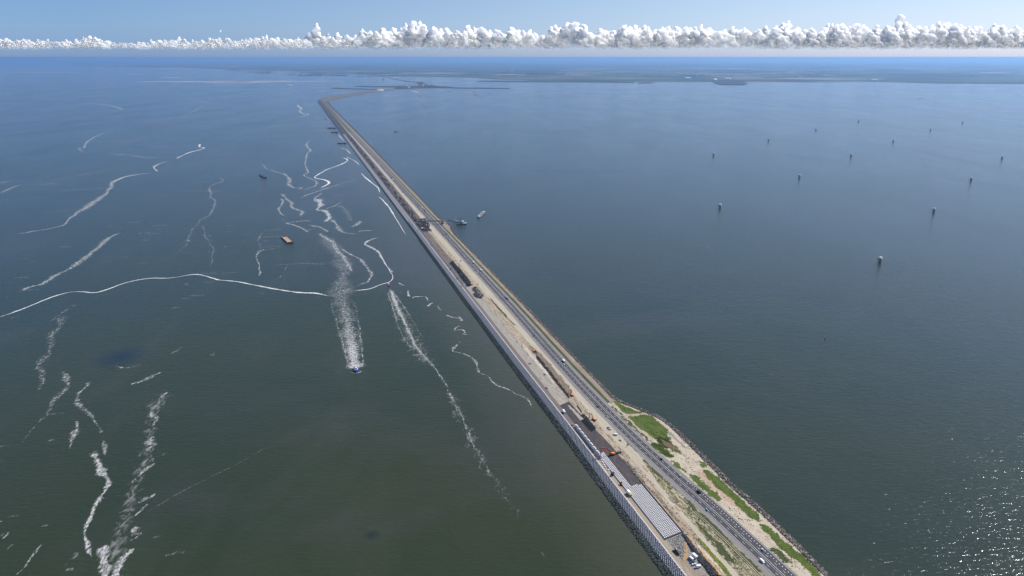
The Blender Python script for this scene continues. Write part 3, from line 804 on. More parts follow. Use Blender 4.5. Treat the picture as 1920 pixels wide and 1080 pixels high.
def flat(px0, y0, px1, y1, w, label, seed):
    rr = random.Random(seed); up = []; lo = []
    for i in range(25):
        t = i / 24; x = px0 + (px1 - px0) * t; y = y0 + (y1 - y0) * t
        ww = w * math.sin(math.pi * t) ** .6 * (0.6 + .6 * rr.random())
        up.append((x, y - ww / 2)); lo.append((x, y + ww / 2))
    slab('mud_flat', up + lo[::-1], 0.15, FLAT, label, low=-0.3)
flat(250, 153.5, 640, 152, 2.2, 'long pale mud flat left of the dam bend', 1)
flat(380, 156, 520, 154.5, 1.4, 'small pale mud flat in front of the long one', 2)
flat(270, 127.5, 480, 131, 1.0, 'thin pale flat below the village shore', 3)
flat(400, 131, 600, 135.5, 1.6, 'pale flat along the far left shore', 4)
flat(235, 139, 275, 140, .8, 'thin pale flat in the open water at left', 5)
flat(300, 145, 345, 146, .8, 'short pale flat in the open water', 6)
flat(0, 136, 165, 135.5, .7, 'thin pale line of flats at the left edge', 7)
flat(380, 154.5, 470, 153, 1.2, 'faint pale flat in the middle of the shallows', 8)
# low wooded spit and the sluice island
ISL = soil('island_ground', [(0.3, (0.03, 0.04, 0.025)), (0.6, (0.06, 0.06, 0.04)), (0.8, (0.12, 0.10, 0.07))])
ISLP = plain('island_ground_plain', (0.05, 0.052, 0.038), 1.0, 0.05, var=0.4, scale=0.01)
S4 = lambda pts: [(580 + a / 4.8, 120 + b / 4.8) for a, b in pts]
slab('sluice_island', S4([(760,222),(800,208),(880,200),(940,196),(990,192),(980,180),(960,165),(1000,160),(1060,172),(1090,186),(1150,196),(1270,204),(1290,210),(1420,211),(1560,213),(1700,215),(1805,216),(1800,219),(1580,219),(1400,217),(1280,215),(1120,213),(950,216),(820,223)]), 4, ISLP, 'dark sluice island with its long harbour mole')
slab('harbour_mole', S4([(195,214),(260,213),(300,217),(480,222),(600,225),(640,227),(635,231),(480,227),(300,222),(200,217)]), 3, ISLP, 'dark mole pointing left from the sluice island')
slab('harbour_mole', S4([(410,199),(480,195),(520,199),(700,198),(860,194),(860,208),(780,209),(700,207),(560,206),(420,203)]), 3, ISLP, 'upper dark mole pointing left from the sluice island')
DAMF = plain('far_dam', (0.13, 0.12, 0.11), 0.9, 0.1, var=0.3, scale=0.01)
slab('far_dam_road', S4([(600,104),(640,106),(700,115),(800,136),(900,152),(990,165),(985,170),(900,158),(790,143),(690,121),(600,109)]), 4, DAMF, 'last stretch of dam running to the far shore')
slab('far_dam_road', [(597,188.6),(596,186.5),(604,183.5),(620,180.3),(650,175.6),(690,170.4),(715,166.6),(735,165),(740,167.2),(716,169.6),(690,174),(650,180.4),(628,184.6),(618,188.2),(612,190)], 5.5, DAMF, 'stretch of dam between the bend and the sluice island')
slab('far_dam_grass', [(600,186.6),(608,183.7),(640,178.4),(690,171.6),(714,167.7),(714,168.6),(690,172.6),(640,179.6),(612,184.6),(606,188)], 6.3, plain('far_grass', (0.11, 0.12, 0.07), 1, 0.05, var=.3, scale=.02), 'pale grassy top of the dam beyond the bend')
slab('sand_depot', S4([(605,232),(620,226),(665,226),(672,232),(660,241),(615,241)]), 6, plain('depot_sand', (0.48, 0.40, 0.31), 1, 0.05), 'pale sand depot beside the sluice island')
slab('work_island', S4([(912,241),(925,239),(980,252),(970,257)]), 3, plain('depot_sand_grey', (0.42, 0.38, 0.34), 1, 0.05), 'narrow pale work island in the lake')
slab('wooded_spit', [(893,152.2),(905,151),(960,151.4),(1100,152),(1190,153.6),(1190,154.6),(1080,153.6),(960,153.2)], 6, ISLP, 'thin dark wooded spit off the far shore')
slab('wooded_spit', [(1195,154.8),(1215,154),(1226,155.2),(1200,156)], 6, ISLP, 'small dark islet by the right shore')
slab('wooded_headland', [(1338,154.5),(1350,153),(1395,153.5),(1402,156),(1396,158.6),(1352,158.2),(1342,156)], 9, ISLP, 'dark wooded headland on the right shore')
# buildings far away
def gable(name, w_, l, h, mw, mr):
    bm = bmesh.new()
    vs2 = [bm.verts.new(p) for p in ((-w_/2,-l/2,0),(w_/2,-l/2,0),(w_/2,l/2,0),(-w_/2,l/2,0),(-w_/2,-l/2,h),(w_/2,-l/2,h),(w_/2,l/2,h),(-w_/2,l/2,h),(0,-l/2,h*1.5),(0,l/2,h*1.5))]
    for f in ((0,1,5,4),(1,2,6,5),(2,3,7,6),(3,0,4,7),(4,5,8),(6,7,9)): bm.faces.new([vs2[i] for i in f])
    wall_ = bpy.data.meshes.new('wall'); bm.to_mesh(wall_); bm.free()
    bm = bmesh.new()
    e = 0.4
    vs2 = [bm.verts.new(p) for p in ((-w_/2-e,-l/2-e,h-.1),(-w_/2-e,l/2+e,h-.1),(0,l/2+e,h*1.5+.3),(0,-l/2-e,h*1.5+.3),(w_/2+e,-l/2-e,h-.1),(w_/2+e,l/2+e,h-.1))]
    bm.faces.new([vs2[i] for i in (0,1,2,3)]); bm.faces.new([vs2[i] for i in (3,2,5,4)])
    roof_ = bpy.data.meshes.new('roof'); bm.to_mesh(roof_); bm.free()
    wall_.materials.append(mw); roof_.materials.append(mr)
    return wall_, roof_
WALLW = plain('white_wall', (0.72, 0.72, 0.70), 0.8); ROOFW = plain('pale_roof', (0.70, 0.70, 0.70), 0.7); ROOFR = plain('tile_roof', (0.30, 0.12, 0.07), 0.8); ROOFD = plain('dark_roof', (0.07, 0.07, 0.075), 0.8)
ga = gable('a', 30, 60, 9, WALLW, ROOFW); gb = gable('b', 40, 70, 10, WALLW, ROOFR); gc = gable('c', 26, 40, 8, WALLW, ROOFD)
def building(x, y, g, s, rz, label, group, z=1.5):
    e = bpy.data.objects.new('building', None); COL.objects.link(e)
    e.location = un(x, y, z); e.rotation_euler.z = rz; e.scale = (s, s, s)
    tag(e, label, 'building', group)
    for nme, me in (('wall', g[0]), ('roof', g[1])):
        c_ = bpy.data.objects.new(nme, me); COL.objects.link(c_); c_.parent = e
rr = random.Random(9)
for x, y in [(184,120),(187,121.5),(191,120.5),(200,123),(203,124.2),(207,122.5),(211,123),(214,121.5),(219,122),(226,122.5),(229,123),(236,122),(238,121.5)]:
    building(x, y, ga, rr.uniform(1.2, 2.4), rr.uniform(0, 3), 'white building in the village on the far left shore', 'village buildings on the far left shore')
for x, y in [(882,109.5),(588,115),(678,118),(728,128),(749,124.5),(718,148.5),(1139,113.5),(1069,109.5),(416,125),(436,124.5),(439,124),(1074,142),(543,160.5),(1215,123),(300,122),(360,123),(560,129),(960,133),(1290,140),(1500,144)]:
    building(x, y, ga, rr.uniform(1.0, 1.9) * (1.5 if y < 115 else 1), rr.uniform(0, 3), 'lone white farm building on the far flat land', 'scattered white farm buildings on the far land')
for i, (a, b_) in enumerate([(840,206),(862,196),(876,200),(890,212),(860,212),(1030,188),(1040,178),(1050,184),(1062,186),(1077,190),(900,208),(1020,196)]):
    x, y = S4([(a, b_)])[0]
    building(x, y, [gb, gc, ga][i % 3], rr.uniform(.6, 1.0), rr.uniform(0, 3), 'small building on the sluice island beyond the dam bend', 'buildings on the sluice island', 4.0)
x, y = S4([(1080, 191)])[0]
building(x, y, ga, 1.5, 0.3, 'large bright white building at the right end of the sluice island', None, 4.0)
for x, y, lb in [(1340,150,'pale shed right behind the wooded headland'),(1365,148.5,'larger pale shed behind the wooded headland, a little farther right'),(1290,147,'pale shed inland to the left of the wooded headland'),(1640,150.5,'pale shed near the right shore far from the headland')]:
    building(x, y, ga, 2.0, rr.uniform(0, 3), lb, 'pale sheds behind the right shore')

# ------------------------------------------------------------------ far cloud bank
CL_D = 42000.0
CL_OPA = 0.42
def cz(y, D=CL_D):
    b = (y - 540) / FPX
    return CAM_H + D * (-math.sin(PITCH) - b * math.cos(PITCH)) / (math.cos(PITCH) - b * math.sin(PITCH))
def cx(x, y, D=CL_D):
    b = (y - 540) / FPX
    return (x - 960) / FPX * D / (math.cos(PITCH) - b * math.sin(PITCH))
CL_TOP = [(-400,74),(-300,62),(-200,70),(-100,60),(0,71),(20,70),(60,74),(85,70),(110,71),(150,68),(165,66),(200,74),(240,78),(300,71),(335,66),(360,75),(400,68),(450,70),(510,64),(560,70),(580,62),(595,44),(610,62),(650,62),(690,52),(730,47),(770,36),(800,47),(830,47),(870,44),(900,44),(930,54),(990,46),(1020,56),(1050,42),(1080,38),(1110,54),(1160,37),(1180,38),(1200,47),(1245,44),(1300,45),(1330,44),(1370,42),(1410,50),(1440,40),(1480,40),(1530,47),(1570,42),(1610,40),(1650,46),(1685,30),(1700,40),(1740,37),(1790,40),(1830,50),(1870,42),(1920,48),(2000,40),(2100,48),(2250,38),(2400,50)]
CL_BOT = [(-400,92),(0,91),(300,93),(600,95),(740,94),(1000,89),(1300,87),(1920,85),(2400,85)]
def interp(tab, x):
    return float(np.interp(x, [t[0] for t in tab], [t[1] for t in tab]))
def make_clouds():
    rnd = random.Random(5)
    ico = {}
    for s in (1, 2):
        bm = bmesh.new(); bmesh.ops.create_icosphere(bm, subdivisions=s, radius=1.0)
        ico[s] = (np.array([v.co[:] for v in bm.verts]), np.array([[v.index for v in f.verts] for f in bm.faces]))
        bm.free()
    V = []; F = []; nv = 0
    def puff(x, y, rpx, dy=0.0):
        nonlocal nv
        D = CL_D + dy
        px = D / FPX * 1.1
        s = 2 if rpx > 3.0 else 1
        vv, ff = ico[s]
        r = rpx * px
        P = np.array([cx(x, y, D), D, cz(y, D)])
        if rpx > 5.5: pass
        sc = np.array([rnd.uniform(.9, 1.35), 0.7, rnd.uniform(.8, 1.0)]) * r
        seed = rnd.uniform(0, 99)
        nz = np.array([1 + 0.40 * noise.noise(Vector((v * 1.7 + seed).tolist())) + 0.16 * noise.noise(Vector((v * 4.1 + seed).tolist())) for v in vv])
        V.append(vv * nz[:, None] * sc + P)
        F.append(ff + nv); nv += len(vv)
    x = -380.0
    # separate cumulus heads: each a heap of billows that shrink upwards, with gaps between
    while x < 2380:
        t = interp(CL_TOP, x); b = interp(CL_BOT, x)
        hgt = (b - t)
        wd = rnd.uniform(9, 24) * (0.5 + hgt / 60)
        t2 = t + rnd.uniform(-.05, .35) * hgt
        dep = rnd.uniform(-5200, 3200)
        for _ in range(int(16 + wd * 2.4)):
            f = rnd.random()
            half = wd * (1 - f ** 1.8) * 0.8 + 1.0
            y = b - f * (b - t2)
            rr_ = (2.4 + 4.8 * (1 - f)) * rnd.uniform(.5, 1.15) * (0.5 + hgt / 75)
            puff(x + rnd.uniform(-half, half), y + rr_ * 0.8, rr_, dep + rnd.gauss(0, 260))
        x += wd * 0.52
    # small detached scraps in front of and below the bank
    for _ in range(150):
        xx = rnd.uniform(-300, 2300); b = interp(CL_BOT, xx)
        if xx > 1100 and rnd.random() < .7: continue
        yy = b + rnd.uniform(-3, 2)
        for k in range(5):
            puff(xx + rnd.gauss(0, 4), yy + rnd.gauss(0, 1), rnd.uniform(.8, 2.2), -3500 + rnd.uniform(-500, 500))
    # thin cumulus tower and stray puff left of the centre
    for i in range(14): puff(593 + rnd.gauss(0, 3), 44 + i * 1.8, 2.0 + i * 0.22, 0)
    for i in range(4): puff(413 + rnd.gauss(0, .8), 57 + i * 1.5, 1.6, 0)
    for i in range(12): puff(1688 + rnd.gauss(0, 4), 30 + i * 1.6, 3.0 + i * .2, 0)
    V = np.concatenate(V); F = np.concatenate(F)
    me = mesh_np('cloud_bank', V.tolist(), F.tolist(), smooth=True)
    k = N('cloud')
    mx = k.bsdf((1.0, 1.0, 1.0), 1.0, 0.0)
    mx.subsurface_method = 'RANDOM_WALK'
    mx.inputs['Subsurface Weight'].default_value = 1.0
    mx.inputs['Subsurface Radius'].default_value = (1.0, 1.0, 1.0)
    mx.inputs['Subsurface Scale'].default_value = 850.0
    mx.inputs['Subsurface Anisotropy'].default_value = 0.0
    geo = k.n('ShaderNodeNewGeometry'); sp = k.n('ShaderNodeSeparateXYZ'); k.link(geo, 'Position', sp, 0)
    nz = k.noise((geo, 'Position'), 0.0011, 4, 0.6)
    hh = k.math('ADD', (sp, 2), k.math('MULTIPLY', k.math('SUBTRACT', nz, 0.5), 700.0))
    mr = k.n('ShaderNodeMapRange', i1=cz(92), i2=cz(60), i3=0.0, i4=1.0); k.link(hh, 0, mr, 0)
    tr = k.n('ShaderNodeBsdfTransparent')
    m2 = k.n('ShaderNodeMixShader'); k.link(mr, 0, m2, 0); k.link(tr, 0, m2, 1); k.link(mx, 0, m2, 2)
    k.done(m2)
    o = link('cloud_bank', me, k.m)
    rm = o.modifiers.new('merge', 'REMESH'); rm.mode = 'VOXEL'; rm.voxel_size = 58.0; rm.use_smooth_shade = True
    tx = bpy.data.textures.new('billows', 'CLOUDS'); tx.noise_scale = 260.0; tx.noise_depth = 3
    dm = o.modifiers.new('billow', 'DISPLACE'); dm.texture = tx; dm.texture_coords = 'GLOBAL'; dm.strength = 170.0; dm.mid_level = 0.5
    tag(o, 'long bank of white cumulus clouds above the far shore', 'clouds', kind='stuff')
    print('cloud tris', len(F))
make_clouds()

# ------------------------------------------------------------------ foam and wakes on the water
def foam_material(name, scale, A_, B_, gain, ridged=False, col=0.72, opac=1.0, stretch=0.4):
    """ragged foam: stretched noise against a bell across the strip (UV y = -1..1), fading along it"""
    k = N(name)
    tc = k.n('ShaderNodeTexCoord'); uv = k.n('ShaderNodeUVMap')
    sep = k.n('ShaderNodeSeparateXYZ'); k.link(uv, 0, sep, 0)
    mp = k.n('ShaderNodeMapping', ); k.link(tc, 'Object', mp, 0)
    mp.inputs['Rotation'].default_value = (0, 0, R(24)); mp.inputs['Scale'].default_value = (1, stretch, 1)
    src = (mp, 0) if not ridged else (tc, 'Object')
    nz = k.noise(src, scale, 6, 0.72, 1.1)
    if ridged:
        def veins(sc_, kk, dist):
            n_ = k.noise(src, sc_, 3, 0.6, dist)
            return k.math('SUBTRACT', 1.0, k.math('MULTIPLY', k.math('ABSOLUTE', k.math('SUBTRACT', n_, 0.5)), kk))
        val = k.math('MAXIMUM', veins(scale, 13.0, 0.8), veins(scale * 0.45, 22.0, 1.2))
        val = k.math('ADD', k.math('MULTIPLY', val, 0.7), k.math('MULTIPLY', nz, 0.6))
        val = k.math('SUBTRACT', val, 0.55)
    else:
        val = k.math('MULTIPLY', k.math('SUBTRACT', nz, 0.5), 3.0)
    y2 = k.math('MULTIPLY', (sep, 1), (sep, 1))
    bell = k.math('MULTIPLY', k.math('SUBTRACT', 1.0, y2), A_)
    at_ = k.n('ShaderNodeAttribute'); at_.attribute_name = 'fade'
    tot = k.math('ADD', k.math('SUBTRACT', k.math('ADD', val, bell), B_), k.math('SUBTRACT', (at_, 2), 1.0))
    al = k.math('MULTIPLY', k.math('MULTIPLY', tot, gain, True), opac)
    al = k.math('MULTIPLY', al, k.math('MULTIPLY', k.math('SUBTRACT', 1.0, y2), 3.0, True))
    p = k.bsdf((col, col * 1.0, col * 0.99), 0.9, 0.2)
    tr = k.n('ShaderNodeBsdfTransparent')
    m = k.n('ShaderNodeMixShader'); k.link(al, 0, m, 0); k.link(tr, 0, m, 1); k.link(p, 0, m, 2)
    k.done(m)
    return k.m
WIDE = {}
F_FRONT = foam_material('foam_front', 0.30, 1.15, 0.50, 2.4, col=.66, opac=.85)
F_SOLID = foam_material('thick_foam', 0.40, 0.95, 0.60, 1.8, col=.62, opac=.74)
F_BROKEN = foam_material('broken_foam', 0.34, 0.80, 0.58, 1.9, col=.58, opac=.66)
F_THIN = foam_material('thin_foam', 0.16, 0.65, 0.50, 1.5, col=.50, opac=.42)
F_WAKE = foam_material('wake_foam', 0.13, 0.50, 0.50, 2.0, ridged=True, col=.60, opac=.78)
F_CHURN = foam_material('churned_foam', 0.45, 0.95, 0.62, 1.8, col=.66, opac=.80, stretch=.8)
WIDE = {'foam_front': 1.0, 'thick_foam': 1.25, 'broken_foam': 1.7, 'thin_foam': 2.0, 'wake_foam': 1.12, 'churned_foam': 1.5}
FZ = [0.05]
def catmull(P_, n=8):
    out = []
    for i in range(len(P_) - 1):
        p0 = P_[max(0, i-1)]; p1 = P_[i]; p2 = P_[i+1]; p3 = P_[min(len(P_)-1, i+2)]
        for k_ in range(n):
            t = k_ / n
            out.append(tuple(0.5 * ((2*b) + (-a + c) * t + (2*a - 5*b + 4*c - d) * t*t + (-a + 3*b - 3*c + d) * t**3) for a, b, c, d in zip(p0, p1, p2, p3)))
    out.append(tuple(P_[-1]))
    return out
def foam(pts, mat, label, w=None, name='foam_streak', jit=0.0, fade=(1, 1)):
    """pts: pixels (x, y[, width in pixels]) laid on the water; the strip keeps its real size there"""
    P_ = [(p[0], p[1], p[2] if len(p) > 2 else w) for p in pts]
    C_ = catmull(P_, 14)
    V = []; UV = []; F = []; FA = []
    s = 0.0; prev = None; jit = jit * 1.2 + 0.35; wm = WIDE[mat.name]
    n = len(C_)
    rs = random.Random(int(P_[0][0] * 7 + P_[0][1]))
    pos = []
    for x, y, ww in C_:
        p = un(x, y, 0); d = math.hypot(p[0], p[1]) * 1.06
        pos.append((p, ww * wm * d / FPX, d))
    ph = rs.uniform(0, 99)
    for i, (p, ww, d) in enumerate(pos):
        a = pos[max(0, i-1)][0]; b = pos[min(n-1, i+1)][0]
        t = (b - a).normalized() if (b - a).length > 0 else Vector((1, 0, 0))
        nn = Vector((-t.y, t.x, 0))
        if prev is not None: s += (p - prev).length
        prev = p
        j = (noise.noise(Vector((s * 0.03 / (d/1000), ph, 0))) * 1.2 + noise.noise(Vector((s * 0.11 / (d/1000), ph, 5))) * .6) * jit * d / FPX
        wv = ww * (0.95 + 0.9 * noise.noise(Vector((s * 0.045 / (d/1000), ph, 9))))
        tt = i / (n - 1)
        q = p + nn * j
        # width across the strip measured so that lines running away keep their breadth as seen
        for m_ in (-1, 0, 1):
            V.append(q + nn * (wv / 2 * m_) + Vector((0, 0, FZ[0]))); UV.append((s, float(m_))); FA.append(min(1, tt * 12, (1 - tt) * 12) * (fade[0] + (fade[1] - fade[0]) * tt))
        if i:
            o = (i-1) * 3
            F += [(o, o+1, o+4, o+3), (o+1, o+2, o+5, o+4)]
    FZ[0] += 0.004
    me = mesh_np(name, V, F)
    put_uv(me, UV)
    at_ = me.attributes.new('fade', 'FLOAT', 'POINT'); at_.data.foreach_set('value', FA)
    o = link(name, me, mat)
    tag(o, label, None, kind='stuff')
    return o
L = lambda ox, oy, s, pts: [(ox + p[0]/s, oy + p[1]/s) + tuple(p[2:]) for p in pts]
# the long foam front across the left
foam([(-60,612,3),(0,594,3.5),(40,580,4),(80,564,4),(100,556,4),(130,548,3.6),(155,547,3.4),(178,548.5,4.4),(200,543,4),(240,529,4),(280,522,4),(320,521,3),(368,514.5,3.6),(400,522,4),(412,525,5.5),(440,527.5,4.4),(480,535,5),(520,542.5,5.5),(560,548.5,6.5),(590,549.5,7.5),(612,554,7),(622,557,7)], F_FRONT, 'long bright foam line sweeping across the left sea to the tug wake', jit=0.6)
foam([(657,545.5,2),(680,543.5,4),(697,540.5,4),(715,533,3),(730,528.5,2.5),(737,520,2.2),(730,506,2),(722,493,2),(713,477,2.2),(704,468,3)], F_FRONT, 'bright foam line between the tug wake and the red boat', jit=0.5)
G = (0, 240, 3.375)
foam(L(*G, [(0,690,2.5),(120,668,4),(200,655,5),(300,640,4),(400,612,3),(450,560,6),(510,520,9),(590,475,10),(660,420,8),(700,370,8),(720,340,9),(780,312,6),(860,296,6),(960,284,4)]), F_BROKEN, 'broken white foam band from the left edge to the upper sea', jit=2.2)
foam(L(*G, [(715,345,5),(760,322,5),(800,306,5),(870,294,4.5),(960,284,3)]), F_SOLID, 'thick upper part of the broken foam band', jit=0.4)
foam(L(*G, [(1000,278,4),(975,250,6),(1005,228,4.5),(1070,206,2.5)]), F_SOLID, 'short bright hook of foam above the foam band', jit=0.3)
foam(L(*G, [(1110,196,1.5),(1150,176,3),(1200,155,3),(1290,128,2.5),(1262,118,2.5),(1268,100,5)]), F_FRONT, 'thin bright foam thread ending in a white dot', jit=0.4)
foam(L(*G, [(650,162,2),(800,170,3),(900,184,3),(1000,188,2.5),(1110,190,1.5)]), F_BROKEN, 'faint foam line right of the upper hook', jit=0.8)
foam(L(*G, [(700,20,1.5),(610,50,3),(545,95,4),(535,125,5),(495,128,3),(550,165,3)]), F_BROKEN, 'small curled foam line in the upper left sea', jit=1.0)
foam(L(*G, [(40,1070,8),(180,1010,9),(270,988,8),(340,940,9),(440,890,8),(500,850,10),(550,815,11),(600,770,9),(650,730,9),(720,680,7),(800,640,5)]), F_BROKEN, 'second broken foam band below the first one', jit=2.0)
foam(L(*G, [(0,412,3),(60,385,5),(130,358,3)]), F_BROKEN, 'short foam streak at the left edge', jit=1.0)
foam(L(*G, [(0,350,3),(50,338,4),(100,328,2)]), F_BROKEN, 'upper short foam streak at the left edge', jit=1.0)
foam(L(*G, [(1415,292,2),(1380,315,3),(1410,335,3),(1330,370,4),(1340,410,4),(1330,435,4),(1358,460,4),(1350,510,5),(1320,555,5),(1270,585,4),(1230,630,4),(1190,690,4),(1180,740,3),(1110,805,3),(1020,870,2),(950,945,2)]), F_BROKEN, 'winding thin foam line in the middle of the left sea', jit=1.2, fade=(1, .7))
foam(L(*G, [(1280,600,2),(1290,650,2.5),(1310,710,2.5),(1350,770,2.5),(1330,900,2)]), F_THIN, 'faint foam branch below the winding line', jit=2)
foam([(0,352,2),(60,345,3),(140,330,4),(250,310,3),(330,300,2)], F_THIN, 'very faint foam line in the upper left sea', jit=1.5)
foam([(150,193,2),(185,195,3),(215,200,3),(232,207,2)], F_SOLID, 'small bright foam line far out at the upper left', jit=.5)
foam([(310,181,1.5),(350,184,2),(385,191,2.2),(400,198,1.5)], F_BROKEN, 'small faint foam curve far out', jit=.6)
foam([(385,195,1.5),(365,208,2.2),(345,216,1.6)], F_BROKEN, 'short slanting foam dash far out', jit=.6)
foam([(100,204,1),(140,206,2),(155,207,1)], F_BROKEN, 'tiny foam dash at the upper left', jit=.4)
H = (0, 500, 3.6)
foam(L(*H, [(470,320,8),(420,350,14),(400,400,10),(355,450,11),(345,530,10),(310,600,12),(270,660,13),(285,730,9),(275,800,8),(250,860,5)]), F_BROKEN, 'left drifting foam streak on the green sea', jit=1.5, fade=(.8,.8))
foam(L(*H, [(525,245,2),(460,285,4),(400,325,5),(320,390,3)]), F_THIN, 'faint upper tail of the left drifting streak', jit=1)
foam(L(*H, [(415,690,5),(440,735,10),(455,780,9),(440,830,9),(370,890,11),(330,970,11),(260,1050,8),(235,1080,6),(150,1190,4),(110,1240,3)]), F_BROKEN, 'second drifting foam streak from the left', jit=1.4, fade=(1,.6))
foam(L(*H, [(620,755,5),(580,810,5),(540,850,6),(520,910,10),(560,960,8),(610,1000,9),(650,1060,6),(680,1110,5),(690,1150,6)]), F_BROKEN, 'third drifting foam streak forked at the bottom', jit=1.2, fade=(1,.8))
foam(L(*H, [(1100,710,5),(1020,745,11),(960,775,8),(870,800,4)]), F_BROKEN, 'foam wisp at the upper end of the wide streak', jit=1.8)
foam(L(*H, [(1150,590,3),(1190,570,5),(1230,540,2)]), F_THIN, 'tiny foam wisp above the wide streak', jit=1)
foam(L(*H, [(760,670,3),(850,682,6),(920,670,5),(985,645,3)]), F_BROKEN, 'foam wisp below the dark patch of water', jit=1.2, fade=(.8,.8))
J = (0, 780, 3.6)
wide = [(1020,-220,16),(1100,-170,30),(1060,-80,24),(1030,0,20),(1010,60,14),(1020,150,18),(1000,220,18),(990,300,20),(930,400,18),(900,500,22),(880,600,22),(850,700,24),(820,800,26),(790,900,30),(770,1000,30),(740,1080,34),(700,1200,40)]
foam(L(*J, wide), F_THIN, 'wide pale veil of foam on the left green sea', jit=2.0, fade=(.86,1.0))
foam(L(*J, [(1145,-170,4),(1090,-130,8),(1060,-80,10),(1020,-10,10),(1060,20,8),(1010,90,5)]), F_BROKEN, 'bright edge of the wide foam veil at its top', jit=1.4)
foam(L(*J, [(1050,130,6),(1000,180,11),(1050,190,8),(975,240,9)]), F_BROKEN, 'bright feather on the wide foam veil', jit=1.4)
foam(L(*J, [(1050,315,5),(990,355,9),(930,410,7),(880,460,5)]), F_BROKEN, 'second bright feather on the wide foam veil', jit=1.0)
foam(L(*J, [(1060,520,3),(990,560,8),(930,590,5)]), F_BROKEN, 'third bright feather on the wide foam veil', jit=1.0)
foam(L(*J, [(1000,590,5),(950,640,7),(905,680,4)]), F_BROKEN, 'fourth bright feather on the wide foam veil', jit=1.0)
foam(L(*J, [(940,740,8),(900,790,12),(960,790,6),(880,850,6)]), F_BROKEN, 'fifth bright feather on the wide foam veil', jit=1.0)
foam(L(*J, [(915,885,6),(850,940,14),(800,1010,14),(770,1080,18),(740,1200,18)]), F_SOLID, 'bright lower edge of the wide foam veil', jit=1.6)
foam(L(*J, [(650,200,12),(640,260,22),(660,320,14),(690,380,16),(730,440,16),(710,500,12),(670,560,14),(630,640,10),(600,700,12),(575,750,9),(580,830,8),(590,880,14),(610,930,8),(632,1000,5)]), F_SOLID, 'long bright foam streak snaking down the left sea', jit=1.4)
foam(L(*J, [(700,160,5),(710,200,7),(700,270,4)]), F_BROKEN, 'small foam wisp right of the snaking streak', jit=1)
foam(L(*J, [(515,30,7),(520,80,11),(490,140,8),(470,230,6)]), F_BROKEN, 'small separate foam streak above the snaking one', jit=1)
foam(L(*J, [(690,870,20),(705,940,26),(700,1000,18),(710,1080,18),(700,1200,18)]), F_SOLID, 'thick white foam raft at the bottom left', jit=1)
foam(L(*J, [(290,860,4),(230,930,5),(170,1010,4),(100,1080,3)]), F_BROKEN, 'short faint foam streak at the bottom left', jit=1)
foam(L(*J, [(90,865,6),(55,900,5)]), F_BROKEN, 'tiny foam patch near the left edge', jit=.6)
foam(L(*J, [(60,785,4),(20,830,4)]), F_BROKEN, 'tiny upper foam patch near the left edge', jit=.6)
foam(L(*J, [(0,715,5),(16,712,3)]), F_BROKEN, 'tiny foam patch cut by the left edge', jit=.2)
foam(L(*J, [(520,915,5),(490,965,5),(420,1030,3)]), F_THIN, 'faint foam wisp left of the foam raft', jit=.8)
# feathery pieces north of the tug wake
K = (480, 180, 4.5)
foam(L(*K, [(370,70,4),(350,85,6),(385,105,6),(365,128,4),(400,148,6),(445,155,5),(390,172,4),(305,182,3)]), F_SOLID, 'zigzag foam line left of the dam bend', jit=.8)
foam(L(*K, [(175,40,1),(300,42,2),(380,38,1)]), F_BROKEN, 'thin foam dash near the dam bend', jit=.4)
foam(L(*K, [(80,264,2),(140,256,3),(250,235,2)]), F_BROKEN, 'faint foam dash left of the far barges', jit=.8)
foam(L(*K, [(330,290,1),(540,288,2),(560,288,5),(590,290,2),(650,297,1.5)]), F_SOLID, 'bright dash of foam trailing the far barge', jit=.3)
foam(L(*K, [(690,322,2),(715,350,4),(740,380,3)]), F_SOLID, 'foam curl beside the far barge at the dam', jit=.6)
foam(L(*K, [(695,438,2),(760,452,4),(800,490,5)]), F_SOLID, 'bright foam arc below the far barge', jit=.4)
foam(L(*K, [(755,512,2.5),(800,530,3.5),(850,560,4),(868,582,4)]), F_SOLID, 'bright foam stroke beside the dam', jit=.3)
foam(L(*K, [(715,520,2),(760,530,3),(765,550,3.5),(700,585,3),(600,620,3),(520,665,3),(500,690,3),(590,712,5),(610,740,6),(520,792,4)]), F_FRONT, 'curved foam line in the shallows near the dam', jit=.7)
foam(L(*K, [(880,645,2),(940,700,3),(990,745,3),(1030,775,3),(1045,820,2)]), F_FRONT, 'thin foam line running along the dam', jit=.5)
foam(L(*K, [(1035,850,3),(1080,890,3),(1130,950,3.5),(1190,1050,2),(1270,1180,1.6)]), F_FRONT, 'lower thin foam line along the dam', jit=.5)
foam(L(*K, [(550,360,2),(440,385,2.5),(430,425,5),(460,455,5),(430,495,4),(415,580,3),(440,640,4),(405,670,3),(490,710,4),(515,740,4),(450,780,4),(290,820,3)]), F_BROKEN, 'long winding foam line between barges and dam', jit=1.4)
foam(L(*K, [(880,712,1.5),(740,730,3),(640,765,3.5),(520,805,4),(430,835,4),(360,875,4)]), F_BROKEN, 'foam line branching left from the dam', jit=.8)
foam(L(*K, [(0,520,2),(80,605,3),(160,640,3.5),(250,665,5),(290,710,8),(280,750,8),(310,775,7),(385,775,4),(320,815,4)]), F_BROKEN, 'foam line running from the far barge', jit=1.8)
foam(L(*K, [(210,820,5),(250,850,7),(290,900,7),(310,940,6),(370,970,7),(390,985,8),(370,1030,7)]), F_BROKEN, 'zigzag foam line above the loaded barge', jit=2)
foam(L(*K, [(215,860,5),(225,910,5),(190,960,4),(245,1020,3)]), F_BROKEN, 'faint left branch of the zigzag foam line', jit=2)
foam(L(*K, [(230,1075,2),(400,1055,4),(480,1058,2)]), F_BROKEN, 'short level foam dash above the tug wake', jit=.8)
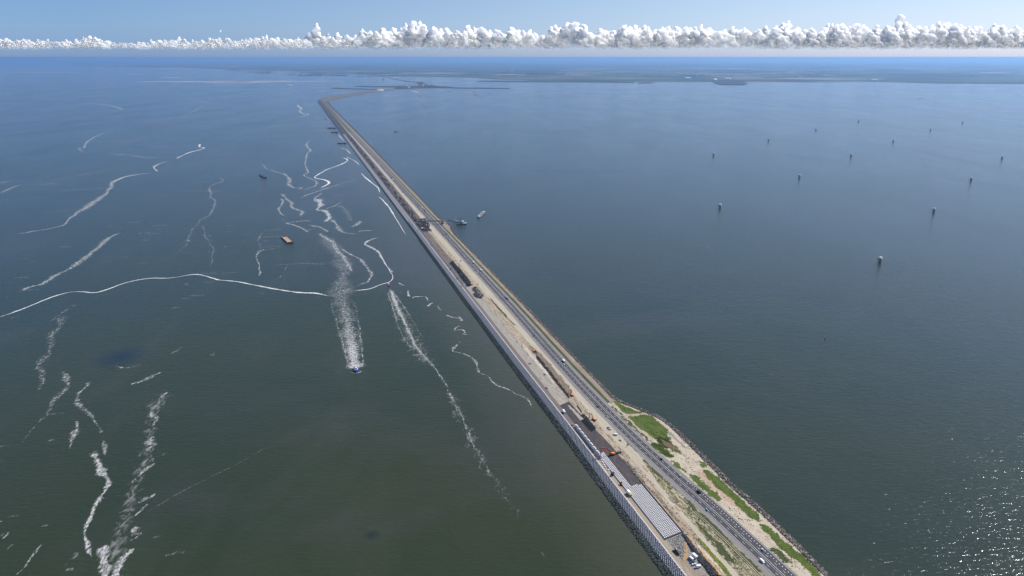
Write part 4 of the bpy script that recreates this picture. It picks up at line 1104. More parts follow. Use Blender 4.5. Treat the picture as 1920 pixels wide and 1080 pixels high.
foam(L(*K, [(490,865,8),(530,885,22),(545,925,14),(520,960,8),(580,970,14),(615,1010,18),(610,1040,14),(560,1075,4)]), F_SOLID, 'thick white boomerang of foam in the middle', jit=.8)
foam(L(*K, [(560,815,3),(510,850,4),(490,880,4)]), F_BROKEN, 'tail at the top of the foam boomerang', jit=.8)
foam(L(*K, [(720,895,3),(660,930,3),(570,960,3)]), F_BROKEN, 'foam branch right of the boomerang', jit=.8)
foam(L(*K, [(700,920,7),(740,960,9),(790,1020,9),(800,1060,7)]), F_THIN, 'pale diffuse foam right of the boomerang', jit=2)
M_ = (470, 300, 4)
foam(L(*M_, [(830,455,4),(790,490,8),(750,500,6)]), F_BROKEN, 'small bright curl below the diffuse foam', jit=.6)
foam(L(*M_, [(915,527,2),(840,533,5),(800,535,3)]), F_SOLID, 'short bright foam bar right of the tug wake', jit=.3)
foam(L(*M_, [(995,580,3),(920,590,7),(870,615,10),(860,635,6),(920,665,10),(960,695,7),(985,740,4),(1020,790,3),(1055,830,3),(1070,870,2.5)]), F_SOLID, 'hooked foam line above the red boat', jit=1)
foam(L(*M_, [(610,440,4),(650,500,8),(690,540,5),(800,560,3)]), F_BROKEN, 'foam line from the boomerang to the right', jit=1.6)
foam(L(*M_, [(430,490,5),(520,505,6),(580,545,5)]), F_BROKEN, 'foam scraps left of the boomerang tail', jit=1.4)
foam(L(*M_, [(240,470,4),(330,490,5),(400,520,6),(430,545,5)]), F_BROKEN, 'foam scraps above the loaded barge', jit=1.6)
foam(L(*M_, [(660,640,4),(700,680,6),(760,715,5),(820,745,6),(860,790,6),(895,830,7),(905,870,6),(880,910,5),(820,935,5),(790,955,4)]), F_BROKEN, 'arc of foam scraps right of the tug wake', jit=1.0)
foam(L(*M_, [(110,665,2),(65,690,3),(45,730,3),(65,800,3.5),(65,890,3)]), F_BROKEN, 'thin foam line left of the loaded barge', jit=.8)
foam(L(*M_, [(85,540,3),(60,600,3),(70,650,2.5),(50,700,2)]), F_THIN, 'faint foam line left of the loaded barge', jit=1)
foam(L(*M_, [(280,780,2),(250,830,2.5),(215,885,2)]), F_THIN, 'faint foam line below the loaded barge', jit=.8)
# tug wake
tw = [(668,690,16),(664,668,28),(660,645,34),(655,620,40),(648,590,46),(640,560,52),(640,530,56),(645,500,56),(630,470,52),(612,450,44),(600,436,30)]
foam(tw, F_WAKE, 'broad braided wake behind the blue tug', jit=1.0, fade=(1.0, .75))
foam([(668,694,22),(664,678,30),(660,655,26),(656,630,22),(650,600,18),(644,570,14)], F_CHURN, 'churned white water right behind the blue tug', fade=(1.1, .55))
foam([(655,692,3),(648,665,5),(641,635,6),(633,610,7),(624,580,7),(620,556,7)], F_BROKEN, 'left edge of the blue tug wake', jit=1.2, fade=(1,.7))
foam([(681,692,4),(680,665,3),(677,635,3.5),(674,610,5),(668,585,5),(660,556,5)], F_BROKEN, 'right edge of the blue tug wake', jit=1.2, fade=(1,.7))
foam([(657,698,2),(668,700,2.5),(679,696,5)], F_SOLID, 'white bow wave of the blue tug')
foam([(592,436,6),(610,446,10),(625,455,10),(632,470,10),(650,490,8),(660,515,8)], F_BROKEN, 'foam ridge at the upper end of the tug wake', jit=2)
# red boat wake
foam([(728,538,4),(735,552,12),(747,580,18),(760,610,22),(775,640,26),(790,665,26),(810,690,22)], F_THIN, 'pale veil of the red boat wake')
foam([(729,538,7),(736,552,9),(744,575,9),(756,600,7),(768,625,7),(780,650,7),(795,668,6),(810,684,6),(822,700,6),(834,718,6),(846,742,7)], F_CHURN, 'white centre of the red boat wake', jit=.8, fade=(1,.72))
foam([(726,541,3),(734,570,3.5),(742,595,3.5),(752,625,4),(764,645,4),(776,655,3)], F_BROKEN, 'left edge of the red boat wake', jit=.8, fade=(1,.8))
foam([(732,540,3),(746,560,3.5),(760,580,3.5),(773,600,3.5),(784,620,3),(800,645,3)], F_BROKEN, 'right edge of the red boat wake', jit=.8, fade=(1,.7))
foam([(836,722,12),(846,742,16),(860,772,20),(875,800,22),(890,840,22),(915,880,22),(930,905,20),(950,935,20),(975,965,18),(1000,1000,18),(1020,1040,18),(1040,1090,18)], F_THIN, 'long dissolving tail of the red boat wake', jit=1.5, fade=(.92,.62))
# scraps between the red boat and the dam
Q = (700, 500, 3.6)
foam([(834,720,5),(850,750,6),(862,775,6),(876,805,6),(892,842,5),(914,878,5),(932,905,5),(950,935,4),(975,965,3)], F_BROKEN, 'broken bright thread inside the tail of the red boat wake', jit=2.2, fade=(.95,.62))
foam(L(*Q, [(170,110,5),(190,122,6),(210,128,3)]), F_SOLID, 'small white scrap near the red boat', jit=.5)
foam(L(*Q, [(235,155,5),(238,190,6),(245,205,4)]), F_SOLID, 'second white scrap near the red boat', jit=.5)
foam(L(*Q, [(260,215,3),(280,205,6),(330,203,3),(355,208,3),(372,240,3)]), F_SOLID, 'thin angular foam line near the red boat', jit=.6)
foam(L(*Q, [(365,270,5),(385,252,5),(405,243,3)]), F_SOLID, 'short foam tick near the red boat', jit=.4)
foam(L(*Q, [(432,262,3),(445,285,3),(462,297,2)]), F_BROKEN, 'tiny slanting foam dash', jit=.4)
foam(L(*Q, [(490,325,4),(530,340,6),(580,350,7),(600,365,6),(570,330,3)]), F_SOLID, 'foam loop half way to the dam', jit=.8)
foam(L(*Q, [(605,390,3),(555,415,3.5),(550,430,4),(600,428,5),(620,445,4),(605,455,3),(650,460,3)]), F_SOLID, 'angular foam hook half way to the dam', jit=.6)
foam(L(*Q, [(610,465,3),(580,510,3),(545,545,6),(535,570,5),(570,580,5),(640,600,4),(690,635,5),(705,680,5),(720,720,5),(770,738,3),(830,800,3.5),(910,830,4),(960,860,4),(1030,890,4),(1070,940,4),(1110,975,3)]), F_BROKEN, 'long fine foam thread running towards the dam', jit=1.2)
foam([(870,520,1.5),(920,580,2),(960,640,2.2),(1000,700,2.2),(1040,760,2),(1110,860,2.5),(1180,950,3),(1230,1030,3)], F_THIN, 'faint foam line parallel to the dam', jit=3)
foam(L(200, 600, 1, [(305,235,1.6),(250,268,1.6),(160,312,1.6),(60,370,1.4)]), F_THIN, 'hair thin foam line far below the tug', jit=1)
foam([(960,318,5),(1080,322,12),(1200,318,4)], F_THIN, 'faint pale slick on the lake', fade=(.72,.72))
foam([(1050,310,3),(1130,322,8),(1190,316,3)], F_THIN, 'second faint slick on the lake', fade=(.72,.72))
foam([(1250,450,2),(1320,455,4),(1340,490,3)], F_THIN, 'very faint curved slick on the lake', fade=(.75,.75))

# flecks and faint far streaks
def flecks(n, box, mat, name, label, seed, wr, lr):
    rr = random.Random(seed); V = []; UV = []; F = []; FA = []
    for _ in range(n):
        x = rr.uniform(box[0], box[2]); y = box[1] + (box[3] - box[1]) * rr.random()
        xd = 960 + (x - 960)
        if x > 1235 - (1080 - y) * 0.72 - 22: continue
        if noise.noise(Vector((x * .008, y * .012, seed))) < -0.05: continue
        p = un(x, y); d = p.length
        L_ = rr.uniform(*lr) * d / FPX; w_ = rr.uniform(*wr) * d / FPX
        an = R(rr.gauss(18, 16)); t = Vector((math.cos(an), math.sin(an), 0)); nn = Vector((-t.y, t.x, 0))
        m_ = 6; bend = rr.uniform(-.3, .3) * L_
        for i in range(m_ + 1):
            q = i / m_; c_ = p + t * (q - .5) * L_ + nn * bend * (q - .5) ** 2
            for mm in (-1, 0, 1):
                V.append(c_ + nn * w_ * mm + Vector((0, 0, 0.045))); UV.append((q * L_, float(mm))); FA.append(min(1, q * 3, (1 - q) * 3))
            if i:
                o = len(V) - 6; F += [(o, o+1, o+4, o+3), (o+1, o+2, o+5, o+4)]
    me = mesh_np(name, V, F); put_uv(me, UV)
    at_ = me.attributes.new('fade', 'FLOAT', 'POINT'); at_.data.foreach_set('value', FA)
    tag(link(name, me, mat), label, kind='stuff')
flecks(150, (-20, 180, 700, 560), F_BROKEN, 'foam_flecks', 'small scattered foam flecks on the upper left sea', 2, (.8, 2.0), (10, 50))
flecks(40, (-20, 520, 480, 1080), F_THIN, 'foam_flecks', 'faint scattered foam flecks on the near left sea', 3, (3, 8), (16, 60))
flecks(60, (380, 270, 760, 560), F_BROKEN, 'foam_flecks', 'small foam flecks between barges and dam', 4, (.8, 2), (6, 34))
flecks(70, (0, 120, 640, 260), F_THIN, 'faint_streaks', 'long faint pale streaks on the far left sea', 5, (1.0, 2.0), (60, 240))
flecks(46, (0, 240, 620, 520), F_THIN, 'faint_streaks', 'faint pale streaks on the middle left sea', 6, (2.0, 7.0), (60, 200))

# ------------------------------------------------------------------ mesh builders for things
class MB:
    def __init__(self): self.bm = bmesh.new()
    def box(self, c, s, rz=0.0, tilt=None, bev=0.0, taper=1.0):
        m = Matrix.Translation(c) @ Matrix.Rotation(rz, 4, 'Z')
        if tilt: m = m @ Matrix.Rotation(tilt[0], 4, tilt[1])
        r_ = bmesh.ops.create_cube(self.bm, size=1.0)
        for v in r_['verts']:
            k_ = taper if v.co.z > 0 else 1.0
            v.co = Vector((v.co.x * s[0] * k_, v.co.y * s[1] * k_, v.co.z * s[2]))
        if bev:
            es = list({e for v in r_['verts'] for e in v.link_edges})
            rb = bmesh.ops.bevel(self.bm, geom=es, offset=bev, segments=1, affect='EDGES')
            vs_ = list({v for f in rb['faces'] for v in f.verts} | {v for v in r_['verts'] if v.is_valid})
        else: vs_ = r_['verts']
        bmesh.ops.transform(self.bm, matrix=m, verts=vs_)
        return self
    def cyl(self, a, b, r1, r2=None, seg=10):
        a, b = Vector(a), Vector(b); d = b - a
        r_ = bmesh.ops.create_cone(self.bm, cap_ends=True, segments=seg, radius1=r1, radius2=r1 if r2 is None else r2, depth=d.length)
        q = d.to_track_quat('Z', 'Y').to_matrix().to_4x4()
        bmesh.ops.transform(self.bm, matrix=Matrix.Translation((a + b) / 2) @ q, verts=r_['verts'])
        return self
    def prism(self, prof, y0, y1, ins=0.0):
        """profile in x,z extruded along y; ins narrows the upper points"""
        zs = [p[1] for p in prof]; zm = max(zs); z0 = min(zs)
        def pt(p, y):
            k_ = 1 - ins * (p[1] - z0) / (zm - z0)
            return self.bm.verts.new((p[0], y * k_, p[1]))
        A_ = [pt(p, y0) for p in prof]; B_ = [pt(p, y1) for p in prof]
        n = len(prof)
        self.bm.faces.new(A_[::-1]); self.bm.faces.new(B_)
        for i in range(n): self.bm.faces.new((A_[i], A_[(i+1) % n], B_[(i+1) % n], B_[i]))
        return self
    def hull(self, ring_lo, ring_hi, cap=True):
        A_ = [self.bm.verts.new(p) for p in ring_lo]; B_ = [self.bm.verts.new(p) for p in ring_hi]
        n = len(A_)
        for i in range(n): self.bm.faces.new((A_[i], A_[(i+1) % n], B_[(i+1) % n], B_[i]))
        self.bm.faces.new(A_[::-1])
        if cap: self.bm.faces.new(B_)
        return self
    def mesh(self, name, mat, rc=True):
        if rc: bmesh.ops.recalc_face_normals(self.bm, faces=self.bm.faces)
        me = bpy.data.meshes.new(name); self.bm.to_mesh(me); self.bm.free()
        me.materials.append(mat)
        return me
def thing(name, label, cat, loc=(0,0,0), rz=0.0, group=None, scale=1.0):
    e = bpy.data.objects.new(name, None); COL.objects.link(e)
    e.location = loc; e.rotation_euler.z = rz; e.scale = (scale,)*3
    e.empty_display_size = 0.5
    return tag(e, label, cat, group)
def part(name, me, parent):
    o = bpy.data.objects.new(name, me); COL.objects.link(o); o.parent = parent
    return o
def kit(name, parts, label, cat, loc, rz=0.0, group=None, scale=1.0):
    """a thing from a list of (part name, mesh, [sub-parts])"""
    e = thing(name, label, cat, loc, rz, group, scale)
    for p in parts:
        o = part(p[0], p[1], e)
        if len(p) > 2:
            for q in p[2]: part(q[0], q[1], o)
    return e
def paint(name, c, rough=0.35): 
    return plain(name, c, rough, 0.5, var=0.05)
P_WHITE = paint('white_paint', (0.80, 0.80, 0.80)); P_BLACK = paint('black_paint', (0.012, 0.012, 0.014)); P_SILVER = paint('silver_paint', (0.42, 0.44, 0.46))
P_BLUE = paint('blue_paint', (0.02, 0.07, 0.28)); P_LBLUE = paint('light_blue_paint', (0.16, 0.32, 0.45)); P_RED = paint('red_paint', (0.35, 0.03, 0.02)); P_BEIGE = paint('beige_paint', (0.50, 0.43, 0.34)); P_DBLUE = paint('navy_paint', (0.01, 0.016, 0.05))
P_ORANGE = paint('orange_paint', (0.72, 0.20, 0.03), 0.5); P_YEL = paint('yellow_paint', (0.65, 0.42, 0.04), 0.5)
GLASS = plain('dark_glass', (0.012, 0.016, 0.02), 0.08, 0.8); TYRE = plain('tyre_rubber', (0.015, 0.015, 0.015), 0.9); STEEL = plain('grey_steel', (0.22, 0.23, 0.24), 0.5, 0.5, 0.3); HULLB = plain('black_hull', (0.02, 0.022, 0.03), 0.6); RUST = plain('rusty_steel', (0.16, 0.075, 0.045), 0.85, var=.35, scale=.3)
DECK = plain('deck_grey', (0.20, 0.21, 0.22), 0.8); P_GREEN = paint('olive_green_paint', (0.16, 0.17, 0.09), .6); LAMP_R = plain('tail_lamp', (0.4, 0.01, 0.01), 0.3); LAMP_W = plain('head_lamp', (0.7, 0.7, 0.65), 0.15)

def wheels(xs, y, r_, w_=0.24):
    out = []
    me = MB().cyl((0, -w_/2, 0), (0, w_/2, 0), r_, seg=12).mesh('wheel', TYRE)
    return [('wheel', me, x, s * y, r_) for x in xs for s in (-1, 1)]
def add_wheels(e, ws):
    for nme, me, x, y, z in ws:
        o = part('wheel', me, e); o.location = (x, y, z)
_cache = {}
def car(loc, rz, mat, label, group=None, kind='car'):
    key = (kind, mat.name)
    if key not in _cache:
        if kind == 'car':
            L_, Wd, H_ = 4.5, 1.85, 1.48
            body = MB().prism([(-2.25,.32),(2.25,.32),(2.25,.72),(2.1,.85),(1.0,.98),(-2.0,1.02),(-2.25,.9)], -Wd/2, Wd/2, .06).mesh('body', mat)
            cab = MB().prism([(1.05,.98),(.35,1.44),(-1.25,1.48),(-2.0,1.0)], -Wd/2*.9, Wd/2*.9, .16).mesh('windows', GLASS)
            roof = MB().box((-.45, 0, 1.49), (1.55, 1.32, .05)).mesh('roof', mat)
            ws = wheels((-1.4, 1.4), Wd/2 - .1, .33); fx, bx = 2.26, -2.26
        else:
            L_, Wd, H_ = 5.6, 2.05, 2.3
            body = MB().prism([(-2.8,.35),(2.8,.35),(2.8,.95),(2.45,1.2),(1.75,2.2),(1.5,2.32),(-2.75,2.32),(-2.8,2.2)], -Wd/2, Wd/2, .07).mesh('body', mat)
            cab = MB().prism([(2.40,1.25),(1.78,2.15),(1.6,2.15),(2.1,1.25)], -Wd/2*.93, Wd/2*.93, .05).box((1.1, 0, 1.62), (1.0, 2.08, .5)).mesh('windows', GLASS)
            roof = MB().box((-.6, 0, 2.34), (3.6, 1.5, .05)).mesh('roof', mat)
            ws = wheels((-1.8, 1.8), Wd/2 - .1, .36); fx, bx = 2.81, -2.81
        hl = MB().box((fx, 0, 0), (.06, .3, .18)).mesh('headlight', LAMP_W)
        tl = MB().box((bx, 0, 0), (.06, .25, .18)).mesh('tail_light', LAMP_R)
        _cache[key] = (body, cab, roof, ws, hl, tl, Wd)
    body, cab, roof, ws, hl, tl, Wd = _cache[key]
    e = thing('car' if kind == 'car' else 'van', label, 'car' if kind == 'car' else 'van', loc, rz, group)
    part('body', body, e); part('windows', cab, e); part('roof', roof, e); add_wheels(e, ws)
    for s in (-1, 1):
        o = part('headlight', hl, e); o.location = (0, s * (Wd/2 - .3), .75)
        o = part('tail_light', tl, e); o.location = (0, s * (Wd/2 - .25), .8)
    return e
def truck(loc, rz, cabm, boxm, label, L_=9.0, group=None, H_=3.7):
    key = ('truck', cabm.name, boxm.name, L_, H_)
    if key not in _cache:
        h = L_ / 2
        cab = MB().prism([(h-2.1,.7),(h,.7),(h,1.7),(h-.35,2.9),(h-2.1,3.0)], -1.2, 1.2, .05).mesh('cab', cabm)
        wind = MB().prism([(h+.02,1.75),(h-.32,2.75),(h-.5,2.75),(h-.2,1.75)], -1.1, 1.1).mesh('windscreen', GLASS)
        box = MB().box((-1.15, 0, H_/2 + .5), (L_ - 2.5, 2.5, H_ - 1.0), bev=.05).mesh('cargo_box', boxm)
        ch = MB().box((0, 0, .8), (L_ - .4, 1.0, .3)).mesh('chassis', DGREY)
        xs = (h - 1.3, -h + 1.5, -h + 2.8) if L_ > 8 else (h - 1.3, -h + 1.8)
        _cache[key] = (cab, wind, box, ch, wheels(xs, 1.1, .5, .3))
    cab, wind, box, ch, ws = _cache[key]
    e = thing('truck', label, 'truck', loc, rz, group)
    o = part('cab', cab, e); part('windscreen', wind, o); part('cargo_box', box, e); part('chassis', ch, e); add_wheels(e, ws)
    return e
def road_dir(v, toward=1):
    p = W(v - 3, med(v - 3)); q = W(v + 3, med(v + 3)); d = (q - p) * toward
    return math.atan2(d.y, d.x)
def on_road(x, y, dz=0.0):
    v, u = at(x, y, 6)
    return v, W(v, u, zg(v, u) + dz)
def rcar(x, y, mat, label, kind='car', group=None):
    v, p = on_road(x, y + 1.0)
    u = VU(p)[1]
    # snap to the middle of the nearest lane
    ln = min((-6.0, -2.7, 2.7, 6.0), key=lambda q: abs(u - med(v) - q))
    p = W(v, med(v) + ln, 4.32)
    tw_ = 1 if ln > 0 else -1
    if kind == 'truck': return truck(p, road_dir(v, tw_), *mat, label=label, group=group)
    return car(p, road_dir(v, tw_), mat, label, group, kind)
rcar(1424.7, 1053.5, P_WHITE, 'white van at the bottom edge of the picture, on the sea side carriageway', 'van')
rcar(1430, 1031, P_SILVER, 'silver car nearly level with the white van, on the lake side carriageway')
rcar(1324.4, 957, P_LBLUE, 'light blue car next to the gravel shoulder above the camera mast')
rcar(1311.6, 922, P_BLACK, 'black van in the merging lane beside the long green patch', 'van')
rcar(1277.5, 892, P_SILVER, 'grey car entering the merging lane')
rcar(1240.6, 860.4, P_BLACK, 'black car beside the short green patch, above the grey one')
rcar(1134.5, 781, P_BEIGE, 'beige car on the sea side carriageway beside the black asphalt square')
rcar(1117, 762.5, P_DBLUE, 'navy car just ahead of the beige car')
rcar(998, 629.6, P_BLACK, 'lone black car on the sea side carriageway below the trench')
rcar(1058.5, 677, (P_WHITE, P_WHITE), 'white box truck above the meadow on the lake side carriageway', 'truck')
rcar(1055.5, 683, P_WHITE, 'small white car passing the box truck above the meadow')
rcar(949.4, 559, (P_LBLUE, P_LBLUE), 'blue grey truck alone on the lake side carriageway', 'truck')
rcar(901.7, 506.7, (P_WHITE, P_WHITE), 'nearer of two white trucks on the lake side carriageway', 'truck')
rcar(888.3, 492, (P_WHITE, P_WHITE), 'farther of two white trucks on the lake side carriageway', 'truck')
rcar(892.8, 510.8, P_WHITE, 'nearer of two white cars meeting the white trucks')
rcar(885.8, 503, P_WHITE, 'farther of two white cars meeting the white trucks')
rcar(838, 438, P_BLACK, 'dark van just in front of the conveyor bridge', 'van')
rcar(833.6, 444, P_WHITE, 'small white car in front of the conveyor bridge')
rcar(827.6, 438.5, P_BLACK, 'black car in front of the conveyor bridge on the sea side')
rcar(825, 424.6, P_BLACK, 'dark car just under the conveyor bridge')
rcar(792, 388.5, P_WHITE, 'white van beyond the conveyor bridge on the lake side', 'van')
rcar(789.4, 394, P_WHITE, 'white car beside the white van beyond the conveyor bridge')
rcar(798.4, 394, (P_BLACK, DGREY), 'dark truck beyond the conveyor bridge', 'truck')
rcar(798.4, 404, P_SILVER, 'silver car just beyond the conveyor bridge')
rcar(737, 336, (P_WHITE, P_WHITE), 'white truck following a dark truck far along the dam', 'truck')
rcar(734, 332.6, (P_DBLUE, DGREY), 'dark truck leading the white truck far along the dam', 'truck')
for x, y, m_ in [(785.5,380,P_BLACK),(775,367,P_BLACK),(778,369.6,P_BLACK),(749,357,P_BLACK),(699.7,287,P_BLACK),(693,279,P_BLACK)]:
    rcar(x, y, m_, 'tiny dark car far along the dam beyond the conveyor bridge', group='distant dark cars on the motorway')
for x, y, m_ in [(711.5,307,P_WHITE),(696.6,290,P_WHITE),(687,273,P_WHITE),(668,258,P_WHITE),(652,238,P_WHITE),(632,216,P_WHITE),(644,228,P_WHITE)]:
    rcar(x, y, m_, 'tiny white vehicle far along the dam beyond the conveyor bridge', 'van', group='distant white vehicles on the motorway')
def pcar(x, y, rz, mat, label, kind='car'):
    v, p = on_road(x, y, 0.3)
    return car(p, road_dir(v) + rz, mat, label, None, kind)
pcar(1140.5, 803.4, 0.2, P_BLACK, 'black car parked on the pale verge, first from the top of the parked row')
pcar(1153.5, 816, 1.0, P_WHITE, 'white van parked on the pale verge in the middle of the row', 'van')
pcar(1163.4, 826, 0.4, P_SILVER, 'silver car parked on the pale verge below the white van')
pcar(1142.5, 806, 1.2, P_SILVER, 'grey car parked right behind the black one on the verge')
# yard at the bottom
v, p = on_road(1302.8, 1044.5, .3)
def container(p, rz, mat, label, s=(6.1, 2.5, 2.7)):
    b_ = MB().box((0, 0, s[2]/2), s, bev=.06).mesh('box', mat)
    rb = MB()
    for i in range(12): rb.box((-s[0]/2 + .4 + i * (s[0]-.8)/11, 0, s[2]/2), (.14, s[1] + .1, s[2] - .3))
    return kit('site_container', [('box', b_), ('ribs', rb.mesh('ribs', mat)), ('door', MB().box((s[0]/2 + .03, 0, s[2]/2), (.06, s[1] - .3, s[2] - .3)).mesh('door', STEEL))], label, 'container', p, rz)
container(p, road_dir(v) + .1, P_WHITE, 'white site container beside the black stone row at the bottom')
pcar(1295.5, 1048.5, .15, P_WHITE, 'white van tucked behind the site container', 'van')
pcar(1299, 1055, 1.15, P_BLUE, 'bright blue car parked below the site container')
pcar(1302, 1059, 1.2, P_WHITE, 'white car parked between the blue car and the pickup')
pcar(1308.5, 1064, 1.35, P_WHITE, 'white pickup van parked lowest in the yard', 'van')
# bundle of black pipes
v, p = on_road(1267, 1036.7, .2)
pm = MB().cyl((-4, 0, 0), (4, 0, 0), .28, seg=8).mesh('pipe', P_BLACK)
e = thing('pipe_stack', 'stack of black pipes at the edge of the berm in the yard', 'pipes', p, road_dir(v))
q = 0
for k_ in range(6):
    for h in range(1 if k_ % 2 else 2):
        o = part('pipe', pm, e); o.location = (random.uniform(-.8, .8), (k_ - 3) * .62, .3 + h * .56); o.rotation_euler.z = random.uniform(-.05, .05)
# camera mast
v, p = on_road(1325.5, 999, .2)
mast = MB().cyl((0,0,0), (0,0,9.5), .16, .09).mesh('pole', P_WHITE)
head = MB().box((.35, 0, 9.5), (1.5, .6, .45), bev=.08).mesh('lamp_head', P_WHITE)
base = MB().cyl((0,0,0), (0,0,.5), .35).mesh('base', CONC)
kit('camera_mast', [('pole', mast), ('lamp_head', head), ('base', base)], 'tall white mast standing alone in the scrub beside the narrow path', 'mast', p, 0.6)
# sign boards
def sign(x, y, w_, h_, label, rz=0.0, z=2.0):
    v, p = on_road(x, y, 0)
    b_ = MB().box((0, 0, z + h_/2), (.12, w_, h_)).mesh('board', STEEL)
    post = MB().cyl((0, 0, 0), (0, 0, z + h_), .08, seg=8).mesh('post', STEEL)
    e = thing('road_sign', label, 'sign', p, road_dir(v) + rz)
    part('board', b_, e)
    for s in (-1, 1):
        o = part('post', post, e); o.location = (-.15, s * w_ * .35, 0)
sign(1176.6, 838, 4.2, 2.4, 'grey sign board at the roadside below the parked cars', .2)
sign(863.6, 491.5, 4.0, 2.4, 'small sign board beside the pale verge near the white trucks')
sign(896.4, 535, 2.5, 2.0, 'small dark sign board beside the thin green line', 0)
# row of stacked blocks with a deep shadow
pA, pB = at(1078.5, 800), at(1127.5, 861)
e = thing('block_wall', 'long wall of stacked concrete blocks between berm and asphalt slope', 'wall', W(pA[0], pA[1], zg(*pA)), 0)
d = W(pB[0], pB[1]) - W(pA[0], pA[1]); n = 26; ang = math.atan2(d.y, d.x); Lb = d.length / n
bmw = MB().box((0, 0, 0), (Lb - .7, 1.5, 1.3), bev=.08).mesh('block', CONC2)
for i in range(n):
    for h in range(4 if i % 3 else 3):
        o = part('block', bmw, e)
        pv = pA[0] + (pB[0] - pA[0]) * (i + .5) / n; pu = pA[1] + (pB[1] - pA[1]) * (i + .5) / n
        zz = zg(pv, pu)
        o.location = W(pv, pu, zz + .65 + h * 1.33) - e.location
        o.rotation_euler.z = ang + random.uniform(-.03, .03)
small = [(1127.8,863.5),(1131.5,869),(1135.5,876),(1141,881.5),(1129.5,866.5),(1133.3,872.5)]
labs = ['first pale block below the wall of blocks','second pale block below the wall, beside the grab','third pale block on the berm','lowest pale block lying on the berm','dark edged block beside the first pale one','block lying between the second and third']
bb = MB().box((0,0,.6), (1.8,1.8,1.2), bev=.12, taper=.85).mesh('loose_block', CONC2)
for (x, y), lb in zip(small, labs):
    v, p = on_road(x, y, 0)
    o = bpy.data.objects.new('loose_block', bb); COL.objects.link(o); o.location = p; o.rotation_euler.z = random.uniform(0, 3)
    tag(o, lb, 'concrete block', 'loose blocks waiting on the berm')

def excavator(x, y, rz, cabm, label, L1=6.5, L2=4.0, long=False, s=1.0, boomm=None, base_rz=None):
    """rz: heading of the boom in the dam frame; parts: tracks, turntable, cab, boom, arm, bucket"""
    v, p = on_road(x, y, .1)
    boomm = boomm or cabm
    e = thing('excavator', label, 'excavator', p, road_dir(v) + rz, None, s)
    tm = MB().prism([(-2.3,.0),(2.3,.0),(2.7,.45),(2.3,.95),(-2.3,.95),(-2.7,.45)], -.35, .35).mesh('track', TYRE)
    for q in (-1, 1):
        o = part('track', tm, e); o.location = (0, q * 1.35, 0)
        if base_rz is not None: o.rotation_euler.z = base_rz; o.location = (-math.sin(base_rz) * q * 1.35, math.cos(base_rz) * q * 1.35, 0)
    part('turntable', MB().cyl((0,0,.8), (0,0,1.2), 1.1, seg=14).mesh('turntable', DGREY), e)
    part('engine_house', MB().box((-1.2, 0, 1.95), (3.4, 2.9, 1.45), bev=.2).mesh('engine_house', cabm), e)
    part('counterweight', MB().box((-3.1, 0, 1.8), (.9, 2.9, 1.3), bev=.25).mesh('counterweight', DGREY), e)
    cb = part('cab', MB().box((1.1, .85, 2.3), (1.7, 1.1, 2.1), bev=.12).mesh('cab', cabm), e)
    part('cab_window', MB().box((1.3, .85, 2.65), (1.6, 1.16, 1.0)).mesh('cab_window', GLASS), cb)
    a = Vector((1.0, -.2, 1.9))
    if long: k1 = a + Vector((L1 * .42, 0, L1 * .55)); k2 = a + Vector((L1, 0, L1 * .62)); tip = k2 + Vector((L2 * .12, 0, -L2))
    else: k1 = a + Vector((L1 * .40, 0, L1 * .55)); k2 = a + Vector((L1 * .95, 0, L1 * .45)); tip = k2 + Vector((-L2 * .25, 0, -L2 * .95))
    bw = .55 if not long else .8
    bmb = MB()
    for q0, q1 in ((a, k1), (k1, k2)):
        c_ = (q0 + q1) / 2; dv = q1 - q0
        bmb.box(c_, (dv.length + .3, bw, bw * 1.2), 0, (-math.atan2(dv.z, dv.x), 'Y'))
    part('boom', bmb.mesh('boom', boomm), e)
    dv = tip - k2
    part('arm', MB().box((k2 + tip) / 2, (dv.length + .3, bw * .85, bw), 0, (-math.atan2(dv.z, dv.x), 'Y')).mesh('arm', boomm), e)
    bk = MB().prism([(tip.x-.7, tip.z-1.3), (tip.x+.5, tip.z-1.3), (tip.x+.9, tip.z-.4), (tip.x+.2, tip.z+.2), (tip.x-.5, tip.z)], -.8, .8)
    bmesh.ops.translate(bk.bm, verts=bk.bm.verts, vec=(0, -.2, 0))
    part('bucket', bk.mesh('bucket', DGREY), e)
    return e
def heading(x0, y0, x1, y1):
    """angle in the dam frame from one pixel to another"""
    v, a = on_road(x0, y0); _, b = on_road(x1, y1)
    return math.atan2((b - a).y, (b - a).x) - road_dir(v)
excavator(1147.6, 853, heading(1147.6, 853, 1126.5, 857.5), P_ORANGE, 'large orange long reach crane placing blocks beside the end of the block wall', 11, 9, True, 1.15, P_RED)
excavator(1113.5, 788, heading(1113.5, 788, 1102, 781), P_ORANGE, 'orange excavator reaching over the black asphalt square', 8, 5, s=1.15, boomm=RUST)
excavator(1072.5, 742, heading(1072.5, 742, 1067, 731), P_ORANGE, 'orange excavator standing at the lower end of the trench', 8, 5, s=1.1)
excavator(1002.8, 660.5, heading(1002.8, 660.5, 1010, 668), P_ORANGE, 'orange excavator at the upper end of the dug soil', 6.5, 4, s=1.1, boomm=DGREY)
excavator(1148.5, 890.5, 2.2, P_BLACK, 'small dark excavator on the berm above the red machine', 5, 3.5, s=.9)
excavator(884, 534, 1.0, P_YEL, 'yellow excavator at the end of the dark stone heap', 6, 4, s=1.1, boomm=DGREY)
excavator(755, 360.5, 1.5, P_YEL, 'excavator working on the rubble slope far beyond the conveyor bridge', 6, 4, s=1.3)
excavator(807, 432, .6, P_BLACK, 'dark excavator just below the conveyor plant', 6, 4, s=1.2)
